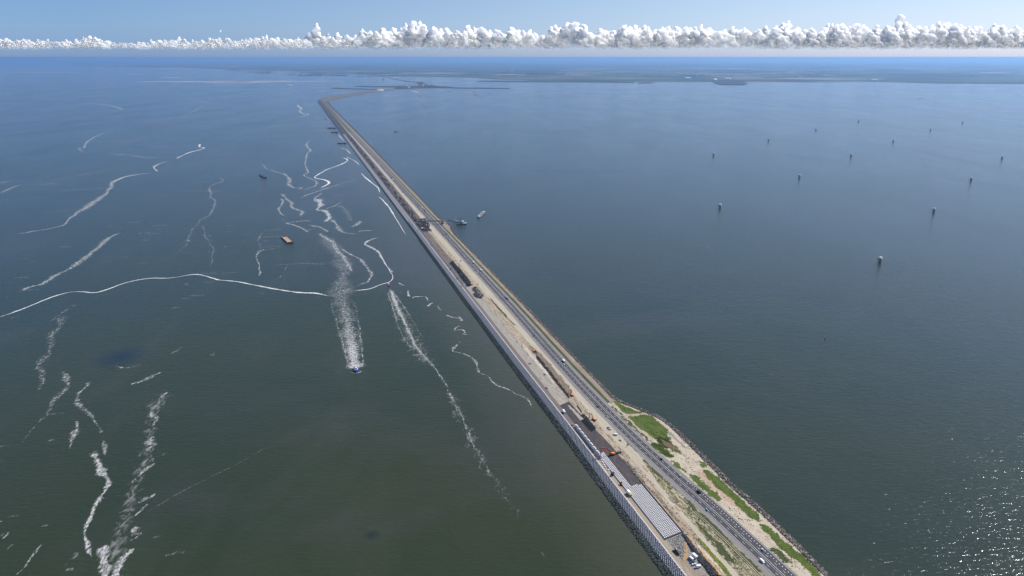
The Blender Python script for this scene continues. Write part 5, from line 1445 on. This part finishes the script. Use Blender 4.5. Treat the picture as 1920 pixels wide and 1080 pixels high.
# generator skid behind the crane
v, p = on_road(1160.5, 850, .1)
kit('generator', [('housing', MB().box((0,0,1.4), (5.5, 2.4, 2.4), bev=.15).mesh('housing', DGREY)), ('base_frame', MB().box((0,0,.2), (6.2, 2.6, .35)).mesh('base_frame', STEEL)), ('exhaust', MB().cyl((1.8,0,2.5), (1.8,0,3.6), .15).mesh('exhaust', STEEL))], 'dark generator skid behind the large orange crane', 'generator', p, heading(1160.5, 850, 1150, 854) + road_dir(v))
# vehicles on the slopes
v, p = on_road(1057.5, 774, .2)
truck(p, road_dir(v, -1), P_WHITE, P_WHITE, 'white truck parked at the top of the asphalt slope', 7.0)
v, p = on_road(1179.5, 928, .2)
truck(p, road_dir(v, -1), P_YEL, P_WHITE, 'tall white truck on the berm beside the concrete columns', 8.5, H_=4.3)
v, p = on_road(1165, 909.5, .1)
kit('tractor', [('body', MB().box((.6,0,1.1), (2.2,1.1,.9), bev=.12).box((-.8,0,1.0),(1.2,1.3,.8)).mesh('body', P_RED)), ('cab', MB().box((-.7,0,2.0), (1.3,1.3,1.2), bev=.1).mesh('cab', GLASS)), ('wheel', MB().cyl((-.9,-1.0,.8), (-.9,-.6,.8), .8).mesh('wheel', TYRE)), ('wheel', MB().cyl((-.9,.6,.8), (-.9,1.0,.8), .8).mesh('wheel', TYRE)), ('wheel', MB().cyl((1.2,-.9,.5), (1.2,-.6,.5), .5).mesh('wheel', TYRE)), ('wheel', MB().cyl((1.2,.6,.5), (1.2,.9,.5), .5).mesh('wheel', TYRE))], 'small dark red tractor on the berm above the tall white truck', 'tractor', p, road_dir(v, -1), None, 1.25)
v, p = on_road(1073.5, 797.5, .1)
kit('dumper', [('skip', MB().box((-.6,0,1.3), (1.9,1.5,.9), taper=1.2).mesh('skip', STEEL)), ('body', MB().box((.9,0,.9), (1.3,1.3,.9), bev=.1).mesh('body', P_YEL)), ('wheel', MB().cyl((-.7,-.9,.5), (-.7,.9,.5), .5).mesh('wheel', TYRE)), ('wheel', MB().cyl((1,-.9,.5), (1,.9,.5), .5).mesh('wheel', TYRE))], 'tiny dumper at the upper end of the block wall', 'dumper', p, road_dir(v))
for x, y, lb in [(1021.5,702.5,'small dark skid lying on the pale slope'),(1025,728,'dark flat machine on the berm edge above the asphalt slope'),(994,682,'thin dark beam lying across the pale slope')]:
    v, p = on_road(x, y, .1)
    kit('tool_skid', [('frame', MB().box((0,0,.4), (4.2,1.2,.7), bev=.05).mesh('frame', DGREY)), ('rail', MB().cyl((-2,.4,1.0), (2,.4,1.0), .08).mesh('rail', STEEL))], lb, 'skid', p, road_dir(v) + .6)
for x, y, lb in [(808.5,461,'dark vehicle on the berm below the conveyor plant'),(844.5,505.5,'dark vehicle on the berm beside the dark stone heap'),(857,523.5,'dark vehicle on the berm lowest of the middle ones'),(738,347,'dark vehicle on the far berm'),(865.5,537,'pale dumper on the berm edge at the stone heap end')]:
    v, p = on_road(x, y, .1)
    car(p, road_dir(v), P_SILVER if 'pale' in lb else P_BLACK, lb, None, 'van')

# ------------------------------------------------------------------ conveyor bridge and plant
def truss(a, b, w_, h_, n, mat, name='truss'):
    a, b = Vector(a), Vector(b); d = b - a; t = d.normalized(); s = Vector((-t.y, t.x, 0)).normalized(); up = Vector((0,0,1))
    m_ = MB(); r_ = .30
    cor = [s * (w_/2), -s * (w_/2), s * (w_/2) + up * h_, -s * (w_/2) + up * h_]
    for c_ in cor: m_.cyl(a + c_, b + c_, r_, seg=5)
    for i in range(n):
        p0 = a + d * (i / n); p1 = a + d * ((i + 1) / n)
        m_.cyl(p0 + cor[0], p1 + cor[2], r_*.6, seg=4); m_.cyl(p0 + cor[1], p1 + cor[3], r_*.6, seg=4)
        m_.cyl(p0 + cor[0], p0 + cor[2], r_*.6, seg=4); m_.cyl(p0 + cor[1], p0 + cor[3], r_*.6, seg=4); m_.cyl(p0 + cor[2], p0 + cor[3], r_*.6, seg=4)
    return m_.mesh(name, mat)
def Z(x, y, z): return un(x, y, z)
gA, gB = Z(792.5, 414.5, 12), Z(831, 415.5, 12)
gC, gD = Z(838, 412.8, 12), Z(857.5, 418.5, 5)
e = thing('conveyor_bridge', 'long dark conveyor bridge crossing above the motorway', 'conveyor', (gA.x, gA.y, 4))
def rel(me, name):
    o = part(name, me, e); o.location = -Vector(e.location); return o
rel(truss(gA, gB, 3.0, 2.6, 16, DGREY), 'truss')
m_ = MB(); dd = gB - gA; m_.box((gA + gB)/2 + Vector((0,0,.4)), (dd.length, 2.2, .35), math.atan2(dd.y, dd.x)); rel(m_.mesh('belt', DGREY), 'belt')
rel(truss(gB, gC, 2.4, 2.0, 4, DGREY), 'link_truss')
rel(truss(gC, gD, 2.0, 1.8, 12, DGREY), 'boom_truss')
m_ = MB(); dd = gD - gC; m_.box((gC + gD)/2, (dd.length, 1.6, .4), math.atan2(dd.y, dd.x), (math.atan2(-dd.z, math.hypot(dd.x, dd.y)), 'Y')); rel(m_.mesh('boom_belt', DGREY), 'boom_belt')
for f_ in (0.03, .36, .93):
    c_ = gA + (gB - gA) * f_
    v, u = VU(c_); zz = zg(v, u)
    m_ = MB()
    for sx in (-2, 2):
        for sy in (-1.8, 1.8): m_.cyl((c_.x + sx, c_.y + sy, zz), (c_.x + sx*.4, c_.y + sy*.4, 12), .22, seg=5)
    m_.cyl((c_.x - 1.4, c_.y, zz + 3.5), (c_.x + 1.4, c_.y, zz + 3.5), .15, seg=5)
    rel(m_.mesh('support_tower', DGREY), 'support_tower')
tw_ = Z(829.3, 417.2, 10)
rel(MB().box((tw_.x, tw_.y, 9), (6, 6, 5), .3, bev=.3).mesh('transfer_house', DGREY), 'transfer_house')
m_ = MB()
for sx in (-2.6, 2.6):
    for sy in (-2.6, 2.6): m_.cyl((tw_.x + sx, tw_.y + sy, 2), (tw_.x + sx, tw_.y + sy, 7), .25, seg=5)
rel(m_.mesh('house_legs', DGREY), 'house_legs')
# stone plant
def hopper(x, y, rz, mat, label, s=1.0):
    v, p = on_road(x, y, 0)
    leg = MB()
    for sx in (-2, 2):
        for sy in (-1.6, 1.6): leg.cyl((sx, sy, 0), (sx, sy, 4), .2, seg=6)
    kit('stone_hopper', [('hopper', MB().hull([(-1,-.8,3.2),(1,-.8,3.2),(1,.8,3.2),(-1,.8,3.2)], [(-2.8,-2.2,6.4),(2.8,-2.2,6.4),(2.8,2.2,6.4),(-2.8,2.2,6.4)]).mesh('hopper', mat)), ('legs', leg.mesh('legs', DGREY)),
        ('conveyor', MB().box((5.5, 0, 3.4), (9, 1.2, .5), 0, (-.45, 'Y')).mesh('conveyor', DGREY)), ('cabin', MB().box((-3.4, 1.2, 2.2), (2, 1.8, 2.2), bev=.1).mesh('cabin', P_WHITE))], label, 'machine', p, rz, None, s)
hopper(794.5, 418.5, .4, STEEL, 'grey stone hopper at the sea side foot of the conveyor bridge', 1.3)
hopper(799.5, 417.5, 2.4, P_WHITE, 'white sorting machine next to the conveyor bridge foot', 1.2)
hopper(789, 419.5, 1.2, DGREY, 'dark crusher left of the conveyor bridge foot', 1.3)
hopper(797, 423, 3.4, DGREY, 'dark crusher below the conveyor bridge foot', 1.2)
hopper(792, 431, .9, P_WHITE, 'white screening machine below the stone plant', 1.0)
hopper(788.5, 432.5, 2.0, DGREY, 'dark screening machine at the berm below the plant', 1.0)
hopper(772, 399, 1.2, DGREY, 'dark machine among the rubble beyond the bridge', 1.1)
hopper(768, 393, 2.2, STEEL, 'grey machine among the rubble beyond the bridge', 1.1)
hopper(731, 353, 2.2, DGREY, 'dark machine among the rubble far along the dam', 1.2)
pile('plant_stone', [(784,412),(800,409),(806,424),(803,434),(788,430)], 500, 1.2, 3.2, [BAS[0], BAS[1], BAS[0]], 'dark stone heaps round the conveyor plant', 2.2, 31)

# ------------------------------------------------------------------ vessels and lake structures
def ang_px(x0, y0, x1, y1):
    d = un(x1, y1) - un(x0, y0); return math.atan2(d.y, d.x), d.length
# floating plant at the end of the conveyor
p = un(864, 420)
def deck_hull(L_, B_, H_, mat, bow=0.0):
    lo = [(-L_/2+1,-B_/2+.6,-1),(L_/2-1-bow,-B_/2+.6,-1),(L_/2-1,0,-1),(L_/2-1-bow,B_/2-.6,-1),(-L_/2+1,B_/2-.6,-1)]
    hi = [(-L_/2,-B_/2,H_),(L_/2-bow,-B_/2,H_),(L_/2,0,H_),(L_/2-bow,B_/2,H_),(-L_/2,B_/2,H_)]
    return MB().hull(lo, hi).mesh('hull', mat)
e = kit('floating_crane', [
    ('pontoon', MB().box((0,0,.8), (27, 17, 3.2), bev=.4).mesh('pontoon', HULLB)),
    ('deck', MB().box((0,0,2.45), (26, 16, .15)).mesh('deck', DECK)),
    ('deck_house', MB().box((6, 3, 5), (8, 7, 5), bev=.2).box((6,3,8.3),(5,5,1.8), bev=.2).mesh('deck_house', P_WHITE), [('windows', MB().box((6, 3, 6.2), (8.1, 7.1, .8)).mesh('windows', GLASS))]),
    ('crane_house', MB().box((-4, 0, 5), (6, 5, 4.5), bev=.3).mesh('crane_house', STEEL)),
    ('gantry', MB().cyl((-4,-3,2.5), (-2,0,15), .35).cyl((-4,3,2.5), (-2,0,15), .35).cyl((2,0,2.5), (-2,0,15), .3).mesh('gantry', STEEL)),
    ('jib', MB().cyl((-7,0,6), (-18,2,17), .35, .2).mesh('jib', P_WHITE)),
    ('hopper', MB().hull([(-10,-2,3),(-7,-2,3),(-7,2,3),(-10,2,3)], [(-12,-4,7),(-6,-4,7),(-6,4,7),(-12,4,7)]).mesh('hopper', DGREY)),
    ('spud', MB().cyl((0,-7,0), (0,-7,22), .5).mesh('spud', DGREY)), ('spud', MB().cyl((11,7,0), (11,7,14), .5).mesh('spud', DGREY)),
    ('engine_block', MB().box((2,-4,4), (6,4,3.4), bev=.2).mesh('engine_block', DGREY)),
    ('stone_load', MB().box((-1,5,3.2), (9,4,1.6), taper=.6).mesh('stone_load', BAS[0]))],
    'floating crane pontoon with gantry at the lake end of the conveyor', 'floating crane', p, .1)
p = un(870.5, 420.5)
kit('work_boat', [('hull', deck_hull(17, 7, 2.4, HULLB, 3)), ('deck', MB().box((-1,0,2.5), (13, 6, .2)).mesh('deck', P_WHITE)), ('wheelhouse', MB().box((4,0,4.2), (3.5,4,3.2), bev=.2).mesh('wheelhouse', P_WHITE)), ('hold', MB().box((-3.5,0,2.7), (7, 4, .3)).mesh('hold', DGREY))], 'dark work boat with white deck lying against the floating crane', 'boat', p, -.25)
p = un(852, 421.5); 
kit('mooring_pile', [('pile', MB().cyl((0,0,-3), (0,0,6), .8).mesh('pile', DGREY)), ('cap', MB().cyl((0,0,6), (0,0,6.4), 1.1).mesh('cap', STEEL))], 'dark mooring pile left of the floating crane', 'pile', p)
a_, L_ = ang_px(896.5, 408, 908, 396.5)
p = un(902.3, 402.8)
kit('cargo_barge', [('hull', deck_hull(L_, 9, 1.8, HULLB, 6)), 
    ('side_deck', MB().box((0,4.0,2.0), (L_*.84, .9, .5)).box((0,-4.0,2.0), (L_*.84, .9, .5)).box((-L_*.43,0,2.0),(3,8,.5)).box((L_*.42,0,2.0),(4,7,.5)).mesh('side_deck', P_WHITE)),
    ('hold', MB().box((0,0,1.95), (L_*.76, 6.4, .3)).mesh('hold', DGREY)),
    ('wheelhouse', MB().box((-L_*.40,0,3.9), (5,5.5,3.2), bev=.2).mesh('wheelhouse', P_WHITE), [('windows', MB().box((-L_*.40,0,4.6), (5.1,5.6,.8)).mesh('windows', GLASS))]),
    ('bow_deck', MB().box((L_*.44,0,2.6), (3,5,.8), bev=.2).mesh('bow_deck', P_WHITE))], 'long white rimmed cargo barge alone on the lake beside the floating crane', 'barge', p, a_)
# hopper barges on the sea side
def hopper_barge(cx_, cy_, a0, L_, B_, load, label, posts=True):
    p = un(cx_, cy_)
    parts = [('hull', MB().box((0,0,.9), (L_, B_, 3.6), bev=.5).mesh('hull', HULLB)),
        ('coaming', MB().box((0, B_/2-1.2, 3.1), (L_-5, .5, 1.0)).box((0, -B_/2+1.2, 3.1), (L_-5, .5, 1.0)).box((L_/2-2.5,0,3.1),(.5,B_-2.4,1.0)).box((-L_/2+2.5,0,3.1),(.5,B_-2.4,1.0)).mesh('coaming', RUST if load else HULLB)),
        ('load' if load else 'hold_floor', MB().box((0,0,2.85), (L_-5.6, B_-3.2, .6), taper=.93).mesh('load', load or DGREY))]
    if posts: parts += [('bollard_post', MB().cyl((-L_/2+2, B_/2-1.5, 2.5), (-L_/2+2, B_/2-1.5, 6.5), .6).mesh('bollard_post', HULLB)), ('deck_box', MB().box((L_/2-1.3, -B_/2+1.5, 3.6), (1.4, 1.6, 1.6)).mesh('deck_box', P_WHITE)), ('deck_box', MB().box((-L_/2+1.2, -B_/2+2, 3.6), (1.4, 1.6, 1.4)).mesh('deck_box', P_WHITE))]
    return kit('hopper_barge', parts, label, 'barge', p, a0)
a_, L_ = ang_px(531.5, 446, 543.5, 456.5)
hopper_barge(538.3, 450.8, a_, L_ * 1.02, 16.5, plain('orange_load', (0.34, 0.24, 0.16), .95, var=.25, scale=.12), 'black barge loaded with orange sand, left of the tug wake')
a_, L_ = ang_px(488.5, 328.5, 498, 333.5)
hopper_barge(493, 331.3, a_, L_, 12, None, 'empty black barge far left of the dam', False)
def crane_ship(cx_, cy_, a0, L_, label, s=1.0):
    p = un(cx_, cy_)
    kit('crane_ship', [('hull', deck_hull(L_, 12, 3.0, HULLB, 6)), ('deck', MB().box((0,0,3.1), (L_*.8, 9, .2)).mesh('deck', DECK)), ('deck_house', MB().box((L_*.3,0,6), (8,9,6), bev=.3).mesh('deck_house', STEEL)), ('crane_base', MB().cyl((-L_*.1,0,3), (-L_*.1,0,7), 2).mesh('crane_base', DGREY)), ('jib', MB().cyl((-L_*.1,0,7), (-L_*.32,0,15), .5).mesh('jib', P_YEL)), ('cargo', MB().box((-L_*.22,0,3.8), (L_*.3,7,1.6), taper=.8).mesh('cargo', BAS[1]))], label, 'ship', p, a0, None, s)
crane_ship(641.5, 269, -.12, 56, 'largest dark crane ship moored closest along the far dam')
crane_ship(627.5, 248.5, -.08, 46, 'middle dark crane ship moored at the far dam')
crane_ship(622, 240.5, -.1, 62, 'farthest dark crane ship moored at the far dam')
kit('work_boat', [('hull', deck_hull(14, 6, 2, HULLB, 3)), ('wheelhouse', MB().box((1,0,3.4), (4,4,3)).mesh('wheelhouse', DGREY))], 'tiny dark boat at the dam foot beyond the crane ships', 'boat', un(610.5, 223.2), 0.2)
# tugs
def tug(cx_, cy_, a0, hullm, housem, label, s=1.0):
    p = un(cx_, cy_)
    L_ = 18
    lo = [(-8,-2.6,-1),(4,-2.8,-1),(8,0,-1),(4,2.8,-1),(-8,2.6,-1)]; hi = [(-9,-3.6,1.6),(3,-4,2.0),(9.5,0,2.9),(3,4,2.0),(-9,3.6,1.6)]
    kit('tug_boat', [('hull', MB().hull(lo, hi).mesh('hull', hullm)), ('aft_deck', MB().box((-4.5,0,1.9), (8, 6, .25)).mesh('aft_deck', RUST)),
        ('deck_house', MB().box((2.2,0,3.0), (5, 4.6, 2.2), bev=.2).mesh('deck_house', housem), [('windows', MB().box((2.2,0,3.3), (5.1, 4.7, .5)).mesh('windows', GLASS))]),
        ('wheelhouse', MB().box((2.6,0,5.2), (3, 3.2, 2.2), bev=.15, taper=.9).mesh('wheelhouse', P_WHITE), [('windows', MB().box((2.6,0,5.5), (3.0,3.25,.7)).mesh('windows', GLASS))]),
        ('mast', MB().cyl((1.8,0,6.2), (1.8,0,10), .12).mesh('mast', P_WHITE)), ('towing_winch', MB().cyl((-2,-1.2,2.6), (-2,1.2,2.6), .8).mesh('towing_winch', DGREY)),
        ('fender', MB().cyl((9.2,-1.2,2.0), (9.2,1.2,2.0), .6).mesh('fender', TYRE)), ('life_raft', MB().cyl((-1,2,2.6), (-.0,2,2.6), .5).mesh('life_raft', P_ORANGE))], label, 'tug', p, a0, None, s)
a_, _ = ang_px(664, 675, 668.5, 700)
tug(668, 694.5, a_, P_BLUE, P_WHITE, 'blue tug with white wheelhouse at the head of the broad wake', 1.05)
a_, _ = ang_px(733, 548, 728, 532)
tug(728.5, 534.5, a_, P_RED, P_WHITE, 'red workboat with white wheelhouse heading for the far end of the dam', .8)
# turbine foundations
tb = [(1650,491.5),(1350,389.5),(1751,397.5),(1499,333),(1821,338.5),(1338,291.5),(1596,293.5),(1879,297.5),(1441,264.2),(1675,266),(1530,244),(1745,244.7),(1610,228.4),(1805,230.4)]
tl_ = ['nearest of the white capped turbine foundations on the lake','turbine foundation farthest left in the second row, nearer of the two left ones','turbine foundation right of the middle, second nearest','turbine foundation between the nearest left one and the upper rows','turbine foundation near the right edge, lower of two','leftmost small turbine foundation of the upper group','small turbine foundation in the middle of the upper group','turbine foundation at the right edge','small turbine foundation up and right of the leftmost one','small turbine foundation below the far right pair','tiny turbine foundation second from left in the upper rows','tiny turbine foundation under the farthest right one','farthest tiny turbine foundation near the middle','farthest tiny turbine foundation at the right']
col_m = MB().cyl((0,0,-3), (0,0,7.5), 2.7, seg=16).mesh('column', P_GREEN)
cap_m = MB().cyl((0,0,8.1), (0,0,11.6), 3.3, 3.1, seg=16).mesh('cap', P_WHITE)
pl_m = MB().cyl((0,0,7.4), (0,0,8.1), 4.0, seg=16).mesh('platform', P_YEL)
ld_m = MB().box((-5.2, 1, 7.6), (5.0, 4.2, 1.1), bev=.2).mesh('landing', DGREY)
rl_m = MB().cyl((-3.6, .3, -1), (-3.6, .3, 7.4), .3, seg=6).cyl((-3.6, 1.7, -1), (-3.6, 1.7, 7.4), .3, seg=6).mesh('ladder', P_YEL)
cr_m = MB().cyl((-6.4, 1.6, 8), (-6.4, 1.6, 11), .25, seg=6).cyl((-6.4, 1.6, 11), (-4.4, 1.6, 11.8), .25, seg=6).mesh('davit_crane', P_WHITE)
for (x, y), lb in zip(tb, tl_):
    e = thing('turbine_foundation', lb, 'turbine foundation', un(x, y), 0, 'turbine foundations standing in the lake', 1.12)
    for nme, me in (('column', col_m), ('cap', cap_m), ('platform', pl_m), ('landing', ld_m), ('ladder', rl_m), ('davit_crane', cr_m)): part(nme, me, e)
# small craft and marks far away on the lake
def buoy(x, y, label, s=1.0):
    kit('buoy', [('float', MB().cyl((0,0,-.5), (0,0,1), 1.2).mesh('float', P_BLACK)), ('topmark', MB().cyl((0,0,1), (0,0,3.5), .5, .1).mesh('topmark', P_BLACK))], label, 'buoy', un(x, y), 0, None, s)
buoy(1547, 636, 'small dark buoy alone on the near lake')
def boat(x, y, a0, label, L_=22, mats=(HULLB, DGREY), s=1.0):
    kit('ship', [('hull', deck_hull(L_, L_*.25, 2.2, mats[0], L_*.15)), ('wheelhouse', MB().box((-L_*.3,0,3.8), (L_*.16, L_*.18, 3.4), bev=.2).mesh('wheelhouse', mats[1])), ('mast', MB().cyl((L_*.1,0,2), (L_*.1,0,8), .2).mesh('mast', DGREY))], label, 'ship', un(x, y), a0, None, s)
boat(742.5, 247, .5, 'small dark boat with a faint wake on the lake beside the far dam', 22)
boat(1726, 184.5, .1, 'tiny dark ship far out at the right of the lake', 60)
boat(786.8, 180.6, .2, 'tiny dark ship below the narrow work island', 45)
boat(843, 171, .1, 'tiny dark ship right of the work island', 60)
boat(893, 177.8, .1, 'tiny dark ship lower of the pair near the harbour mole', 60)
boat(889, 172.6, .1, 'tiny dark ship upper of the pair near the harbour mole', 45)
boat(917, 175.2, .1, 'tiny dark ship right of the pair near the harbour mole', 60)
boat(934, 175, .3, 'tiny dark ship farthest right near the harbour mole', 25)
boat(1205, 180, .3, 'tiny pale boat alone in the middle of the far lake', 30, (P_WHITE, P_WHITE))
foam([(700,232,.6),(722,240,.8),(741,247,1)], F_THIN, 'faint wake of the small boat beside the far dam')
